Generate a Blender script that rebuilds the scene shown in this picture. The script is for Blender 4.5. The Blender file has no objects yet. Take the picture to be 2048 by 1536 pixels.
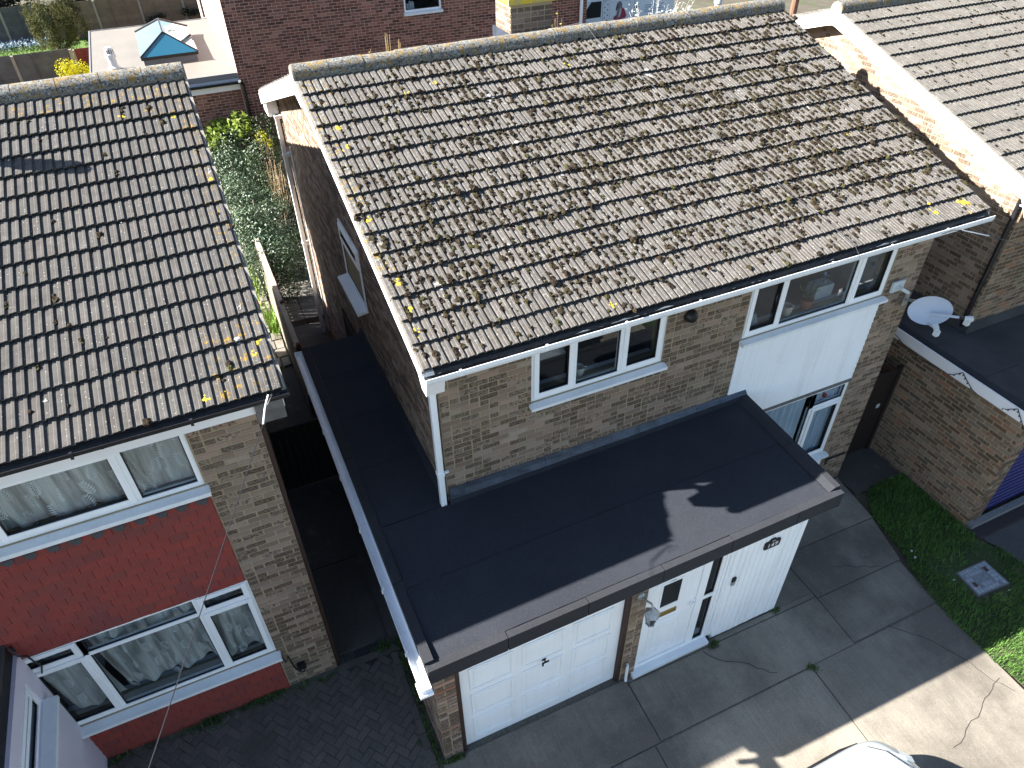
import bpy, bmesh, math, random
import numpy as np
from mathutils import Matrix, Vector
random.seed(7); np.random.seed(7)
SC = bpy.context.scene
COL = SC.collection
# ------------------------------------------------------------------ camera, sky, sun, exposure
CAM = Vector((-1.614289, -5.480645, 9.269984))
CR, CU, CF = Vector((0.908548, -0.417642, -0.010729)), Vector((0.276006, 0.580755, 0.765862)), Vector((0.313625, 0.698784, -0.642915))
cam_d = bpy.data.cameras.new('camera'); cam = bpy.data.objects.new('camera', cam_d); COL.objects.link(cam)
cam_d.sensor_width = 36.0; cam_d.lens = 36.0*1441.424/2048.0; cam_d.clip_start = 0.05; cam_d.clip_end = 1500
cam.matrix_world = Matrix(((CR.x, CU.x, -CF.x, CAM.x), (CR.y, CU.y, -CF.y, CAM.y), (CR.z, CU.z, -CF.z, CAM.z), (0, 0, 0, 1)))
SC.camera = cam
SUN_TO = Vector((-1.42, 0.51, 1.0)).normalized()
W = bpy.data.worlds.new('World'); SC.world = W; W.use_nodes = True
nt = W.node_tree; bg = nt.nodes['Background']
sky = nt.nodes.new('ShaderNodeTexSky'); sky.sky_type = 'NISHITA'; sky.sun_disc = False
sky.sun_elevation = math.asin(SUN_TO.z); sky.sun_rotation = math.atan2(SUN_TO.x, SUN_TO.y)
sky.air_density = 1.0; sky.dust_density = 0.6; sky.ozone_density = 1.2
nt.links.new(sky.outputs[0], bg.inputs[0]); bg.inputs[1].default_value = 0.052
sun_d = bpy.data.lights.new('sun', 'SUN'); sun = bpy.data.objects.new('sun', sun_d); COL.objects.link(sun)
sun_d.energy = 5.0; sun_d.angle = math.radians(0.53); sun_d.color = (1.0, 0.955, 0.895)
sun.rotation_euler = (-SUN_TO).to_track_quat('-Z', 'Y').to_euler(); sun.location = (0, 0, 30)
SC.view_settings.view_transform = 'Standard'; SC.view_settings.look = 'None'
SC.view_settings.exposure = 2.42; SC.view_settings.gamma = 1.0; SC.view_settings.use_curve_mapping = False

# ------------------------------------------------------------------ helpers: objects
WM = {}
def place(o, mat, parent=None):
    o.matrix_basis = mat
    if parent is not None:
        o.parent = parent; o.matrix_parent_inverse = WM[parent.name].inverted()
    WM[o.name] = mat.copy()
def link(o):
    COL.objects.link(o); return o
def tag(o, label=None, cat=None, group=None, kind=None):
    if label: o['label'] = label
    if cat: o['category'] = cat
    if group: o['group'] = group
    if kind: o['kind'] = kind
    return o
def thing(name, loc, label, cat, group=None):
    o = link(bpy.data.objects.new(name, None)); o.empty_display_size = 0.2
    place(o, Matrix.Translation(Vector(loc))); return tag(o, label, cat, group)
def meshobj(name, verts, faces, mats, parent=None, mi=None, smooth=False, kind=None, origin=None, attr=None, hd=None):
    V = np.asarray(verts, dtype=float).reshape(-1, 3)
    if origin is None:
        origin = (float((V[:, 0].min()+V[:, 0].max())/2), float((V[:, 1].min()+V[:, 1].max())/2), float(V[:, 2].min()))
    me = bpy.data.meshes.new(name)
    me.from_pydata([tuple(v) for v in (V-np.array(origin))], [], [tuple(f) for f in faces])
    for m in (mats if isinstance(mats, (list, tuple)) else [mats]): me.materials.append(m)
    if mi is not None: me.polygons.foreach_set('material_index', np.asarray(mi, dtype=np.int32))
    if smooth: me.polygons.foreach_set('use_smooth', np.ones(len(me.polygons), dtype=bool))
    if attr is not None:
        a = me.attributes.new('rnd', 'FLOAT', 'FACE'); a.data.foreach_set('value', np.asarray(attr, dtype=np.float32))
    if hd is not None:
        a = me.attributes.new('hd', 'FLOAT', 'FACE'); a.data.foreach_set('value', np.asarray(hd, dtype=np.float32))
    me.update()
    o = link(bpy.data.objects.new(name, me)); place(o, Matrix.Translation(Vector(origin)), parent)
    if kind: o['kind'] = kind
    return o
ID = lambda u, d, z: (u, d, z)
class MB:
    """collects shapes; f maps local (u, d, z) to world"""
    def __init__(s, f=ID):
        s.v = []; s.f = []; s.m = []; s.T = f; s.a = []
        o = Vector(f(0, 0, 0)); s.flip = (Vector(f(1, 0, 0))-o).cross(Vector(f(0, 1, 0))-o).dot(Vector(f(0, 0, 1))-o) < 0
    def add(s, vs, fs, m=0, r=0.0):
        b = len(s.v); s.v += [s.T(*p) for p in vs]
        for q in fs: s.f.append([b+i for i in (q[::-1] if s.flip else q)]); s.m.append(m); s.a.append(r)
    def box(s, x0, x1, y0, y1, z0, z1, m=0, r=0.0):
        s.add([(x0,y0,z0),(x1,y0,z0),(x1,y1,z0),(x0,y1,z0),(x0,y0,z1),(x1,y0,z1),(x1,y1,z1),(x0,y1,z1)],
              [(0,3,2,1),(4,5,6,7),(0,1,5,4),(1,2,6,5),(2,3,7,6),(3,0,4,7)], m, r)
    def prism(s, poly, axis, a, b, m=0):
        n = len(poly)
        def P(p, t): return (t, p[0], p[1]) if axis == 'x' else ((p[0], t, p[1]) if axis == 'y' else (p[0], p[1], t))
        s.add([P(p, a) for p in poly]+[P(p, b) for p in poly], [tuple(range(n))[::-1], tuple(range(n, 2*n))]+[(i, (i+1) % n, n+(i+1) % n, n+i) for i in range(n)], m)
    def tube(s, pts, r, n=8, m=0, cap=True):
        pts = [Vector(p) for p in pts]; rings = []; rr = r if isinstance(r, (list, tuple)) else [r]*len(pts)
        up = Vector((0.123, 0.31, 0.94))
        for i, p in enumerate(pts):
            d = (pts[min(i+1, len(pts)-1)]-pts[max(i-1, 0)]).normalized()
            a = d.cross(up)
            if a.length < 1e-3: a = d.cross(Vector((1, 0, 0)))
            a.normalize(); b = d.cross(a)
            rings.append([p+(a*math.cos(2*math.pi*k/n)+b*math.sin(2*math.pi*k/n))*rr[i] for k in range(n)])
        vs = [tuple(q) for g in rings for q in g]; fs = []
        for i in range(len(pts)-1):
            for k in range(n): fs.append((i*n+k, i*n+(k+1) % n, (i+1)*n+(k+1) % n, (i+1)*n+k))
        if cap: fs += [tuple(range(n))[::-1], tuple((len(pts)-1)*n+k for k in range(n))]
        s.add(vs, fs, m)
    def lathe(s, prof, c, n=16, m=0, axis=None):
        """prof: (r, h) list about a vertical (or given) axis at c"""
        ax = Vector(axis).normalized() if axis else Vector((0, 0, 1))
        a = ax.cross(Vector((0.3, 0.9, 0.1))).normalized(); b = ax.cross(a); c = Vector(c)
        vs = []; fs = []
        for r, h in prof:
            for k in range(n): vs.append(tuple(c+ax*h+(a*math.cos(2*math.pi*k/n)+b*math.sin(2*math.pi*k/n))*r))
        for i in range(len(prof)-1):
            for k in range(n): fs.append((i*n+k, i*n+(k+1) % n, (i+1)*n+(k+1) % n, (i+1)*n+k))
        s.add(vs, fs, m)
    def poly(s, vs, m=0, r=0.0): s.add(vs, [tuple(range(len(vs)))], m, r)
    def build(s, name, mats, parent=None, smooth=False, kind=None, label=None, attr=False, origin=None):
        o = meshobj(name, s.v, s.f, mats, parent, s.m, smooth, kind, origin, s.a if attr else None)
        if label: o['label'] = label
        return o
def bevel(o, w=0.006, seg=2):
    m = o.modifiers.new('bevel', 'BEVEL'); m.width = w; m.segments = seg; m.limit_method = 'ANGLE'; return o
def autosmooth(o, deg=35):
    me = o.data
    me.polygons.foreach_set('use_smooth', np.ones(len(me.polygons), dtype=bool))
    try: me.set_sharp_from_angle(angle=math.radians(deg))
    except Exception: pass
    return o

# ------------------------------------------------------------------ helpers: materials
class NT:
    def __init__(s, name):
        s.mat = bpy.data.materials.new(name); s.mat.use_nodes = True; s.t = s.mat.node_tree
        s.bsdf = s.t.nodes['Principled BSDF']; s.out = s.t.nodes['Material Output']
        g = s.t.nodes.new('ShaderNodeNewGeometry'); s.pos = g.outputs['Position']; s.geo = g
    def n(s, typ, **kw):
        nd = s.t.nodes.new(typ)
        for k, v in kw.items(): setattr(nd, k, v)
        return nd
    def l(s, a, b):
        if hasattr(a, 'is_linked') or hasattr(a, 'links'): s.t.links.new(a, b)
        else: b.default_value = a
    def math(s, op, a, b=0.0, c=0.0, clamp=False):
        nd = s.n('ShaderNodeMath', operation=op, use_clamp=clamp); s.l(a, nd.inputs[0]); s.l(b, nd.inputs[1]); s.l(c, nd.inputs[2]); return nd.outputs[0]
    def noise(s, scale, detail=4, rough=0.55, vec=None, dim='3D', dist=0.0):
        nd = s.n('ShaderNodeTexNoise', noise_dimensions=dim); s.l(vec or s.pos, nd.inputs['Vector'])
        nd.inputs['Scale'].default_value = scale; nd.inputs['Detail'].default_value = detail; nd.inputs['Roughness'].default_value = rough; nd.inputs['Distortion'].default_value = dist
        return nd.outputs[0]
    def rng(s, x, a, b, c=0.0, d=1.0):
        nd = s.n('ShaderNodeMapRange'); s.l(x, nd.inputs[0])
        for i, v in enumerate((a, b, c, d)): s.l(v, nd.inputs[i+1])
        return nd.outputs[0]
    def mix(s, f, a, b, blend='MIX'):
        nd = s.n('ShaderNodeMix', data_type='RGBA', blend_type=blend)
        s.l(f, nd.inputs[0])
        for v, i in ((a, 6), (b, 7)):
            if isinstance(v, (tuple, list)): nd.inputs[i].default_value = (*v[:3], 1)
            else: s.t.links.new(v, nd.inputs[i])
        return nd.outputs[2]
    def scale(s, colr, f):
        nd = s.n('ShaderNodeVectorMath', operation='SCALE')
        if isinstance(colr, (tuple, list)): nd.inputs[0].default_value = colr[:3]
        else: s.t.links.new(colr, nd.inputs[0])
        s.l(f, nd.inputs['Scale']); return nd.outputs[0]
    def ramp(s, x, stops, interp='LINEAR'):
        nd = s.n('ShaderNodeValToRGB'); cr = nd.color_ramp; cr.interpolation = interp
        while len(cr.elements) < len(stops): cr.elements.new(0.5)
        for e, (p, c) in zip(cr.elements, stops): e.position = p; e.color = (*c, 1)
        s.l(x, nd.inputs[0]); return nd.outputs[0]
    def voro(s, scale, vec=None, feature='F1', rnd=1.0):
        nd = s.n('ShaderNodeTexVoronoi', feature=feature); s.l(vec or s.pos, nd.inputs['Vector']); nd.inputs['Scale'].default_value = scale; nd.inputs['Randomness'].default_value = rnd
        return nd
    def rnd(s, src):
        if src == 'obj': return s.n('ShaderNodeObjectInfo').outputs['Random']
        return s.n('ShaderNodeAttribute', attribute_name='rnd').outputs['Fac']
    def frac(s, x, k): return s.math('FRACT', s.math('MULTIPLY', x, k))
    def bump(s, h, strength=0.3, dist=0.01):
        nd = s.n('ShaderNodeBump'); nd.inputs['Strength'].default_value = strength; nd.inputs['Distance'].default_value = dist; s.l(h, nd.inputs['Height']); s.t.links.new(nd.outputs[0], s.bsdf.inputs['Normal'])
    def done(s, colr, rough=0.8, spec=0.4, metal=0.0):
        b = s.bsdf
        if isinstance(colr, (tuple, list)): b.inputs['Base Color'].default_value = (*colr[:3], 1)
        else: s.t.links.new(colr, b.inputs['Base Color'])
        s.l(rough, b.inputs['Roughness']); b.inputs['Specular IOR Level'].default_value = spec; b.inputs['Metallic'].default_value = metal
        return s.mat
def M(name, col, rough=0.8, n=(), patches=(), rand=0.0, bump=None, metal=0.0, src='obj', spec=0.4, specks=(), streak=None):
    t = NT(name); c = t.scale(col, 1.0)
    if rand: c = t.scale(c, t.rng(t.rnd(src), 0, 1, 1-rand, 1+rand))
    for (sc, amt, det) in n: c = t.scale(c, t.rng(t.noise(sc, det), 0.28, 0.72, 1-amt, 1+amt))
    if streak:
        mp = t.n('ShaderNodeMapping'); mp.inputs['Scale'].default_value = (11, 11, .55); t.t.links.new(t.pos, mp.inputs[0]); c = t.mix(t.math('MULTIPLY', t.rng(t.noise(1.0, 5, .7, mp.outputs[0]), .50, .74), streak), c, (.36, .34, .29))
    for (pc, sc, lo, hi) in patches: c = t.mix(t.rng(t.noise(sc, 6, 0.65), lo, hi), c, pc)
    for (pc, sc, rad, prob) in specks:
        v = t.voro(sc); m = t.math('MULTIPLY', t.math('LESS_THAN', v.outputs['Distance'], rad), t.math('LESS_THAN', t.n_sep(v.outputs['Color']), prob)); c = t.mix(m, c, pc)
    if bump: t.bump(t.noise(bump[0], 5, 0.6), bump[1], bump[2] if len(bump) > 2 else 0.01)
    return t.done(c, rough, spec, metal)
def _sep(s, c):
    nd = s.n('ShaderNodeSeparateColor'); s.t.links.new(c, nd.inputs[0]); return nd.outputs[0]
NT.n_sep = _sep
def _off(s, k):
    nd = s.n('ShaderNodeVectorMath', operation='ADD'); s.t.links.new(s.pos, nd.inputs[0]); nd.inputs[1].default_value = (k, k*1.7, k*0.6); return nd.outputs[0]
NT.math_off = _off

def brick_mat(name, src, stops, dark, dark_share, mortar_dust=(0.30, 0.26, 0.19)):
    t = NT(name); r = t.rnd(src)
    c = t.ramp(r, stops)
    r2 = t.frac(r, 7.31); r3 = t.frac(r, 23.7)
    hd = t.n('ShaderNodeAttribute', attribute_name='hd').outputs['Fac']
    isdark = t.math('LESS_THAN', r2, t.math('ADD', t.math('MULTIPLY', hd, 0.30), dark_share-0.16))
    crease = t.rng(t.noise(52, 5, 0.72), 0.33, 0.58)
    c = t.mix(t.math('MULTIPLY', isdark, t.math('MULTIPLY', crease, 0.92)), c, dark)
    half = t.math('MULTIPLY', t.math('GREATER_THAN', r2, 0.80), t.rng(t.noise(34, 3, 0.7), 0.47, 0.60))
    c = t.mix(t.math('MULTIPLY', half, 0.85), c, dark)
    c = t.scale(c, t.rng(r3, 0, 1, 0.82, 1.18))
    c = t.scale(c, t.rng(t.noise(160, 3), 0.3, 0.7, 0.78, 1.22))
    c = t.mix(t.math('MULTIPLY', t.rng(t.noise(1.1, 4), 0.5, 0.8), 0.35), c, mortar_dust); c = t.scale(c, t.rng(t.noise(.7, 5, .65, t.math_off(3)), .3, .7, .80, 1.18))
    t.bump(t.noise(120, 5, 0.7), 0.6, 0.006)
    return t.done(c, 0.9, 0.25)
TAN = [(0.0, (0.218, 0.148, 0.112)), (0.3, (0.262, 0.202, 0.158)), (0.55, (0.238, 0.160, 0.120)), (0.8, (0.285, 0.225, 0.178)), (1.0, (0.262, 0.175, 0.126))]
DARKB = (0.058, 0.042, 0.028)
m_brick_o = brick_mat('brick_single', 'obj', TAN, DARKB, 0.46)
m_brick_a = brick_mat('brick_joined', 'attr', TAN, DARKB, 0.46)
ORG = [(0.0, (0.19, 0.13, 0.09)), (0.3, (0.22, 0.17, 0.12)), (0.6, (0.26, 0.13, 0.075)), (0.8, (0.25, 0.19, 0.14)), (1.0, (0.25, 0.15, 0.09))]
m_brickr_o = brick_mat('garage_brick_single', 'obj', ORG, DARKB, 0.46)
m_brickr_a = brick_mat('garage_brick_joined', 'attr', ORG, DARKB, 0.46)
PINK = [(0.0, (0.22, 0.11, 0.075)), (0.4, (0.23, 0.15, 0.11)), (0.7, (0.25, 0.12, 0.08)), (1.0, (0.27, 0.18, 0.13))]
m_brickp_o = brick_mat('pier_brick_single', 'obj', PINK, DARKB, 0.35)
RED = [(0.0, (0.14, 0.055, 0.042)), (0.4, (0.21, 0.088, 0.066)), (0.7, (0.25, 0.115, 0.088)), (1.0, (0.29, 0.150, 0.115))]
m_brickd_a = brick_mat('red_brick_joined', 'attr', RED, (0.060, 0.032, 0.030), 0.42, (0.25, 0.14, 0.10))
m_mortar = M('mortar', (0.32, 0.26, 0.165), 0.95, n=((3, .12, 4), (150, .2, 3)), bump=(200, .4))
m_mortar_red = M('mortar_red', (0.42, 0.28, 0.22), 0.95, n=((3, .12, 4), (150, .2, 3)))
# plain brick pattern for the faces nothing in view shows
def brick_pattern(name, c1, c2, mo):
    t = NT(name); tc = t.n('ShaderNodeTexBrick'); cmb = t.n('ShaderNodeCombineXYZ'); sp = t.n('ShaderNodeSeparateXYZ'); t.t.links.new(t.pos, sp.inputs[0])
    t.l(t.math('ADD', sp.outputs[0], sp.outputs[1]), cmb.inputs[0]); t.t.links.new(sp.outputs[2], cmb.inputs[1]); t.t.links.new(cmb.outputs[0], tc.inputs[0])
    tc.inputs['Color1'].default_value = (*c1, 1); tc.inputs['Color2'].default_value = (*c2, 1); tc.inputs['Mortar'].default_value = (*mo, 1)
    tc.inputs['Scale'].default_value = 1; tc.inputs['Mortar Size'].default_value = 0.005; tc.inputs['Brick Width'].default_value = 0.225; tc.inputs['Row Height'].default_value = 0.075
    return t.done(t.scale(tc.outputs[0], t.rng(t.noise(60, 4), .3, .7, .75, 1.25)), 0.9, 0.2)
m_wall_plain = brick_pattern('plain_brickwork', (0.20, 0.145, 0.105), (0.10, 0.075, 0.055), (0.23, 0.19, 0.125))
m_wall_red = brick_pattern('plain_red_brickwork', (0.14, 0.055, 0.04), (0.07, 0.03, 0.025), (0.30, 0.19, 0.14))

def tile_mat(name, src, col, rand=0.12, lich=(0.62, 0.70), whites=0.10, moss=0.0, yellow=None):
    t = NT(name); r = t.rnd(src)
    c = t.scale(col, t.rng(r, 0, 1, 1-rand, 1+rand))
    c = t.mix(t.math('MULTIPLY', t.frac(r, 5.77), 0.35), c, (col[0]*1.10, col[1]*0.99, col[2]*0.92))
    c = t.scale(c, t.rng(t.noise(9, 5, 0.65), 0.3, 0.7, 0.78, 1.22))
    c = t.scale(c, t.rng(t.noise(140, 3, 0.6), 0.3, 0.7, 0.80, 1.20))
    c = t.mix(t.rng(t.noise(26, 6, 0.7), lich[0], lich[1]), c, (0.20, 0.195, 0.172))           # pale lichen
    c = t.mix(t.math('MULTIPLY', t.rng(t.noise(17, 6, 0.7), 0.60, 0.70), 0.6), c, (0.05, 0.045, 0.035))  # grime
    if moss: c = t.mix(t.math('MULTIPLY', t.rng(t.noise(22, 6, 0.7, t.math_off(3.3)), 0.52, 0.62), moss), c, (0.075, 0.06, 0.035))
    v = t.voro(34); w = t.math('MULTIPLY', t.math('LESS_THAN', v.outputs['Distance'], 0.17), t.math('LESS_THAN', t.n_sep(v.outputs['Color']), whites)); c = t.mix(w, c, (0.27, 0.265, 0.245))
    if yellow: c = t.mix(t.rng(t.noise(yellow[2], 6, 0.75, t.math_off(9.1)), yellow[0], yellow[1]), c, (0.20, 0.125, 0.022))
    t.bump(t.noise(170, 4, 0.7), 0.5, 0.004)
    return t.done(c, 0.95, 0.2)
TC = (0.090, 0.0855, 0.080)
m_tile_o = tile_mat('roof_tile_mossy', 'obj', TC, 0.14, (0.57, 0.66), 0.22, 0.45)
m_tile_a = tile_mat('roof_tile_mossy_joined', 'attr', TC, 0.14, (0.57, 0.66), 0.22, 0.45)
m_tile_y = tile_mat('roof_tile_lichen', 'obj', TC, 0.14, (0.50, 0.62), 0.3, 0.3, (0.56, 0.60, 14))
TL = (0.072, 0.069, 0.0645)
m_tilel_o = tile_mat('roof_tile_grey', 'obj', TL, 0.10, (0.70, 0.76), 0.22, 0.0, (0.70, 0.73, 10))
m_tilel_a = tile_mat('roof_tile_grey_joined', 'attr', TL, 0.10, (0.70, 0.76), 0.22, 0.0, (0.70, 0.73, 10))
m_tilel_y = tile_mat('roof_tile_grey_lichen', 'obj', TL, 0.10, (0.62, 0.70), 0.3, 0.0, (0.57, 0.62, 12))
TR = (0.100, 0.0955, 0.088)
m_tiler_o = tile_mat('roof_tile_pale', 'obj', TR, 0.10, (0.57, 0.68), 0.25, 0.5)
m_tiler_a = tile_mat('roof_tile_pale_joined', 'attr', TR, 0.10, (0.57, 0.68), 0.25, 0.5)
def ridge_mat():
    t = NT('ridge_lichen'); c = t.scale((0.17, 0.162, 0.145), t.rng(t.noise(12, 5), .3, .7, .7, 1.25))
    c = t.mix(t.rng(t.noise(42, 6, 0.7), 0.50, 0.56), c, (0.038, 0.040, 0.042))
    v = t.voro(26); w = t.math('MULTIPLY', t.math('GREATER_THAN', v.outputs['Distance'], 0.24), t.math('LESS_THAN', v.outputs['Distance'], 0.36)); w = t.math('MULTIPLY', w, t.math('LESS_THAN', t.n_sep(v.outputs['Color']), 0.4))
    c = t.mix(w, c, (0.30, 0.33, 0.33)); c = t.mix(t.rng(t.noise(60, 5, .7, t.math_off(4)), 0.56, 0.62), c, (0.30, 0.30, 0.27))
    c = t.mix(t.math('MULTIPLY', t.rng(t.noise(13, 6, 0.8, t.math_off(2)), 0.525, 0.58), .85), c, (0.24, 0.150, 0.035))
    t.bump(t.noise(90, 5, .7), .7, .008); return t.done(c, 0.95, .2)
m_ridge = ridge_mat()
def felt_mat(name, col, big=0.12):
    t = NT(name); c = t.scale(col, t.rng(t.noise(420, 2, 0.6), 0.30, 0.70, 0.55, 1.45))
    c = t.scale(c, t.rng(t.noise(1.7, 5, .6), .3, .7, 1-big, 1+big))
    c = t.mix(t.math('MULTIPLY', t.rng(t.noise(.9, 6, .7, t.math_off(1.5)), .52, .64), .12), c, (0.040, 0.044, 0.052)); c = t.mix(t.math('MULTIPLY', t.rng(t.noise(2.6, 6, .75, t.math_off(6.5)), .62, .72), .14), c, (0.050, 0.052, 0.054))
    v = t.voro(300); c = t.mix(t.math('LESS_THAN', t.n_sep(v.outputs['Color']), 0.05), c, (0.05, 0.05, 0.052))
    t.bump(t.noise(450, 3, .6), .5, .004); return t.done(c, 0.92, 0.35)
m_felt = felt_mat('mineral_felt', (0.0150, 0.0182, 0.0255))
m_felt_old = felt_mat('old_felt', (0.045, 0.043, 0.043), .3)
m_felt_edge = felt_mat('felt_trim', (0.0185, 0.0205, 0.0250))
m_lead = M('lead', (0.050, 0.062, 0.085), 0.42, n=((7, .35, 5), (40, .15, 3)), metal=0.4, bump=(12, .3, .02))
m_upvc = M('white_upvc', (0.84, 0.86, 0.87), 0.28, streak=.12, n=((2.5, .035, 4),), spec=.5)
m_upvc_dirty = M('weathered_white_upvc', (0.70, 0.73, 0.74), 0.4, n=((4, .06, 5), (30, .04, 3)), patches=(((0.40, 0.40, 0.36), 14, 0.68, 0.82),))
m_gutter = M('white_gutter', (0.76, 0.79, 0.81), 0.35, streak=.25, n=((3, .05, 5),), patches=(((0.22, 0.22, 0.19), 30, 0.72, 0.8),))
m_white_paint = M('white_cladding', (0.82, 0.84, 0.85), 0.5, streak=.28, n=((2, .03, 4),), patches=(((0.50, 0.48, 0.42), 5, 0.66, 0.9),))
m_black = M('black_plastic', (0.012, 0.012, 0.014), 0.35, n=((6, .3, 4),))
m_black_felt = M('black_eaves_felt', (0.010, 0.010, 0.012), 0.6, n=((20, .5, 4),), bump=(40, .8, .02))
m_brown_wood = M('dark_brown_timber', (0.035, 0.017, 0.013), 0.6, n=((18, .35, 5),), bump=(60, .3))
m_gate = M('dark_gate_timber', (0.018, 0.011, 0.009), 0.75, n=((40, .5, 5),), bump=(60, .5))
m_black_gate = M('black_painted_timber', (0.006, 0.006, 0.006), 0.7)
m_cream = M('verge_mortar', (0.20, 0.185, 0.16), 0.95, n=((14, .18, 5),), patches=(((0.2, 0.18, 0.15), 30, 0.62, 0.7),), bump=(60, .6, .01))
m_board = M('white_barge_board', (0.78, 0.77, 0.76), 0.45, n=((3, .04, 4),))
m_steel = M('galvanised_steel', (0.40, 0.42, 0.44), 0.45, n=((20, .2, 4),), metal=.8)
m_brass = M('brass', (0.35, 0.25, 0.08), 0.4, metal=.7)
m_handle_black = M('black_handle', (0.01, 0.01, 0.01), 0.3)
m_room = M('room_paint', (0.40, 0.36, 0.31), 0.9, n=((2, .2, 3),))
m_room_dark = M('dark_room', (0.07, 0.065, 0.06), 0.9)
m_sill_in = M('inner_sill', (0.55, 0.56, 0.57), 0.4)
def glass_mat(name, tint, refl=1.0, rough=0.0):
    t = NT(name); t.t.nodes.remove(t.bsdf)
    dt = t.n('ShaderNodeVectorMath', operation='DOT_PRODUCT'); t.t.links.new(t.geo.outputs['Incoming'], dt.inputs[0]); t.t.links.new(t.geo.outputs['Normal'], dt.inputs[1])
    fr = t.math('ADD', t.math('MULTIPLY', t.math('POWER', t.math('SUBTRACT', 1.0, t.math('ABSOLUTE', dt.outputs['Value'])), 5.0), 0.95), 0.045)
    gl = t.n('ShaderNodeBsdfGlossy'); gl.inputs['Roughness'].default_value = rough; gl.inputs['Color'].default_value = (0.92, 0.96, 1, 1)
    tr = t.n('ShaderNodeBsdfTransparent'); tr.inputs['Color'].default_value = (*tint, 1)
    mx = t.n('ShaderNodeMixShader'); t.l(t.math('MULTIPLY', fr, refl, 0, True), mx.inputs[0]); t.t.links.new(tr.outputs[0], mx.inputs[1]); t.t.links.new(gl.outputs[0], mx.inputs[2]); t.t.links.new(mx.outputs[0], t.out.inputs[0]); return t.mat
m_glass = glass_mat('window_glass', (0.84, 0.88, 0.89), 1.0)
m_glass_dark = M('dark_obscure_glass', (0.012, 0.014, 0.015), 0.12, n=((30, .4, 3),), spec=.8)
# ------------------------------------------------------------------ helpers: apparent size in the photo
def apparent(p, nrm=None):
    d = Vector(p)-CAM; z = d.dot(CF)
    if z <= 0.3: return 0.0
    x = d.dot(CR)/z*1441.4; y = d.dot(CU)/z*1441.4
    s = 1.0/(z*z)
    if nrm is not None: s *= max(0.02, -d.normalized().dot(Vector(nrm)))
    if abs(x) > 1060 or abs(y) > 800: s *= 1e-4
    return s
def gz(x, y):
    z = 0.03-0.02*max(-10.0, min(14.0, x))
    if y < -1.7: z -= 0.075*(-1.7-max(y, -9))
    if y > 8.5: z = 0.03-0.02*max(-4.0, min(4.0, x))
    return z
# ------------------------------------------------------------------ brick walls
class Wall:
    def __init__(s, ox, oy, deg):
        s.a = math.radians(deg); s.O = Vector((ox, oy, 0)); s.U = Vector((math.cos(s.a), math.sin(s.a), 0)); s.N = Vector((math.sin(s.a), -math.cos(s.a), 0))
        s.R = Matrix.Rotation(s.a, 4, 'Z')
    def T(s, u, d, z): p = s.O+s.U*u+s.N*d; return (p.x, p.y, z)
def holed(mb, u0, u1, z0, z1, holes, d0, d1, m=0):
    us = sorted({u0, u1, *[min(max(h[i], u0), u1) for h in holes for i in (0, 1)]}); zs = sorted({z0, z1, *[min(max(h[i], z0), z1) for h in holes for i in (2, 3)]})
    for a, b in zip(us, us[1:]):
        run = None
        for c, d in zip(zs+[None], zs[1:]+[None, None]):
            solid = c is not None and d is not None and not any(h[0]-1e-6 <= a and b <= h[1]+1e-6 and h[2]-1e-6 <= c and d <= h[3]+1e-6 for h in holes)
            if solid: run = (run[0], d) if run else (c, d)
            elif run: mb.box(a, b, d0, d1, run[0], run[1], m); run = None
_bm = {}
def brick_mesh(L, mat):
    k = (round(L, 3), mat.name)
    if k not in _bm:
        h = L/2; p = -0.005; e = 0.004
        vs = [(-h, .012, 0), (h, .012, 0), (h, .012, .066), (-h, .012, .066), (-h+e, p, e), (h-e, p, e), (h-e, p, .066-e), (-h+e, p, .066-e)]
        me = bpy.data.meshes.new('brick'); me.from_pydata(vs, [], [(4, 5, 6, 7), (0, 1, 5, 4), (1, 2, 6, 5), (2, 3, 7, 6), (3, 0, 4, 7)]); me.materials.append(mat); _bm[k] = me; a_ = me.attributes.new('hd', 'FLOAT', 'FACE'); a_.data.foreach_set('value', np.full(5, 1.0 if L < .13 else 0.0, dtype=np.float32))
    return _bm[k]
def lay(u0, u1, z0, z1, holes=(), inside=None, rng=random, share=0.46):
    out = []; k0 = math.ceil(z0/0.075-1e-6)
    z = k0*0.075; prev = []
    while z+0.066 <= z1+0.03:
        spans = [(u0, u1)]
        for h in holes:
            if z+0.066 > h[2]+0.012 and z < h[3]-0.012:
                ns = []
                for a, b in spans:
                    if h[1] <= a or h[0] >= b: ns.append((a, b)); continue
                    if h[0] > a: ns.append((a, h[0]))
                    if h[1] < b: ns.append((h[1], b))
                spans = ns
        joints = []
        for a, b in spans:
            u = a; first = (int(round(z/0.075)) % 2)
            if b-a < 0.05: continue
            seq = True
            while u < b-0.03:
                L = 0.1025 if ((seq and first) or rng.random() < share) else 0.215
                if not seq and any(abs(u+L+.006-q) < .03 for q in prev): L = 0.215 if L < .15 else 0.1025
                seq = False
                if u+L > b-0.004: L = b-u
                elif b-(u+L) < 0.06: L = max(0.06, round((b-u)/2-0.006, 2)) if b-u > 0.25 else b-u
                c = u+L/2
                if inside is None or inside(c, z+0.033): out.append((c, z, L))
                u += L+0.012; joints.append(u-.006)
        z += 0.075; prev = joints
    return out
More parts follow.
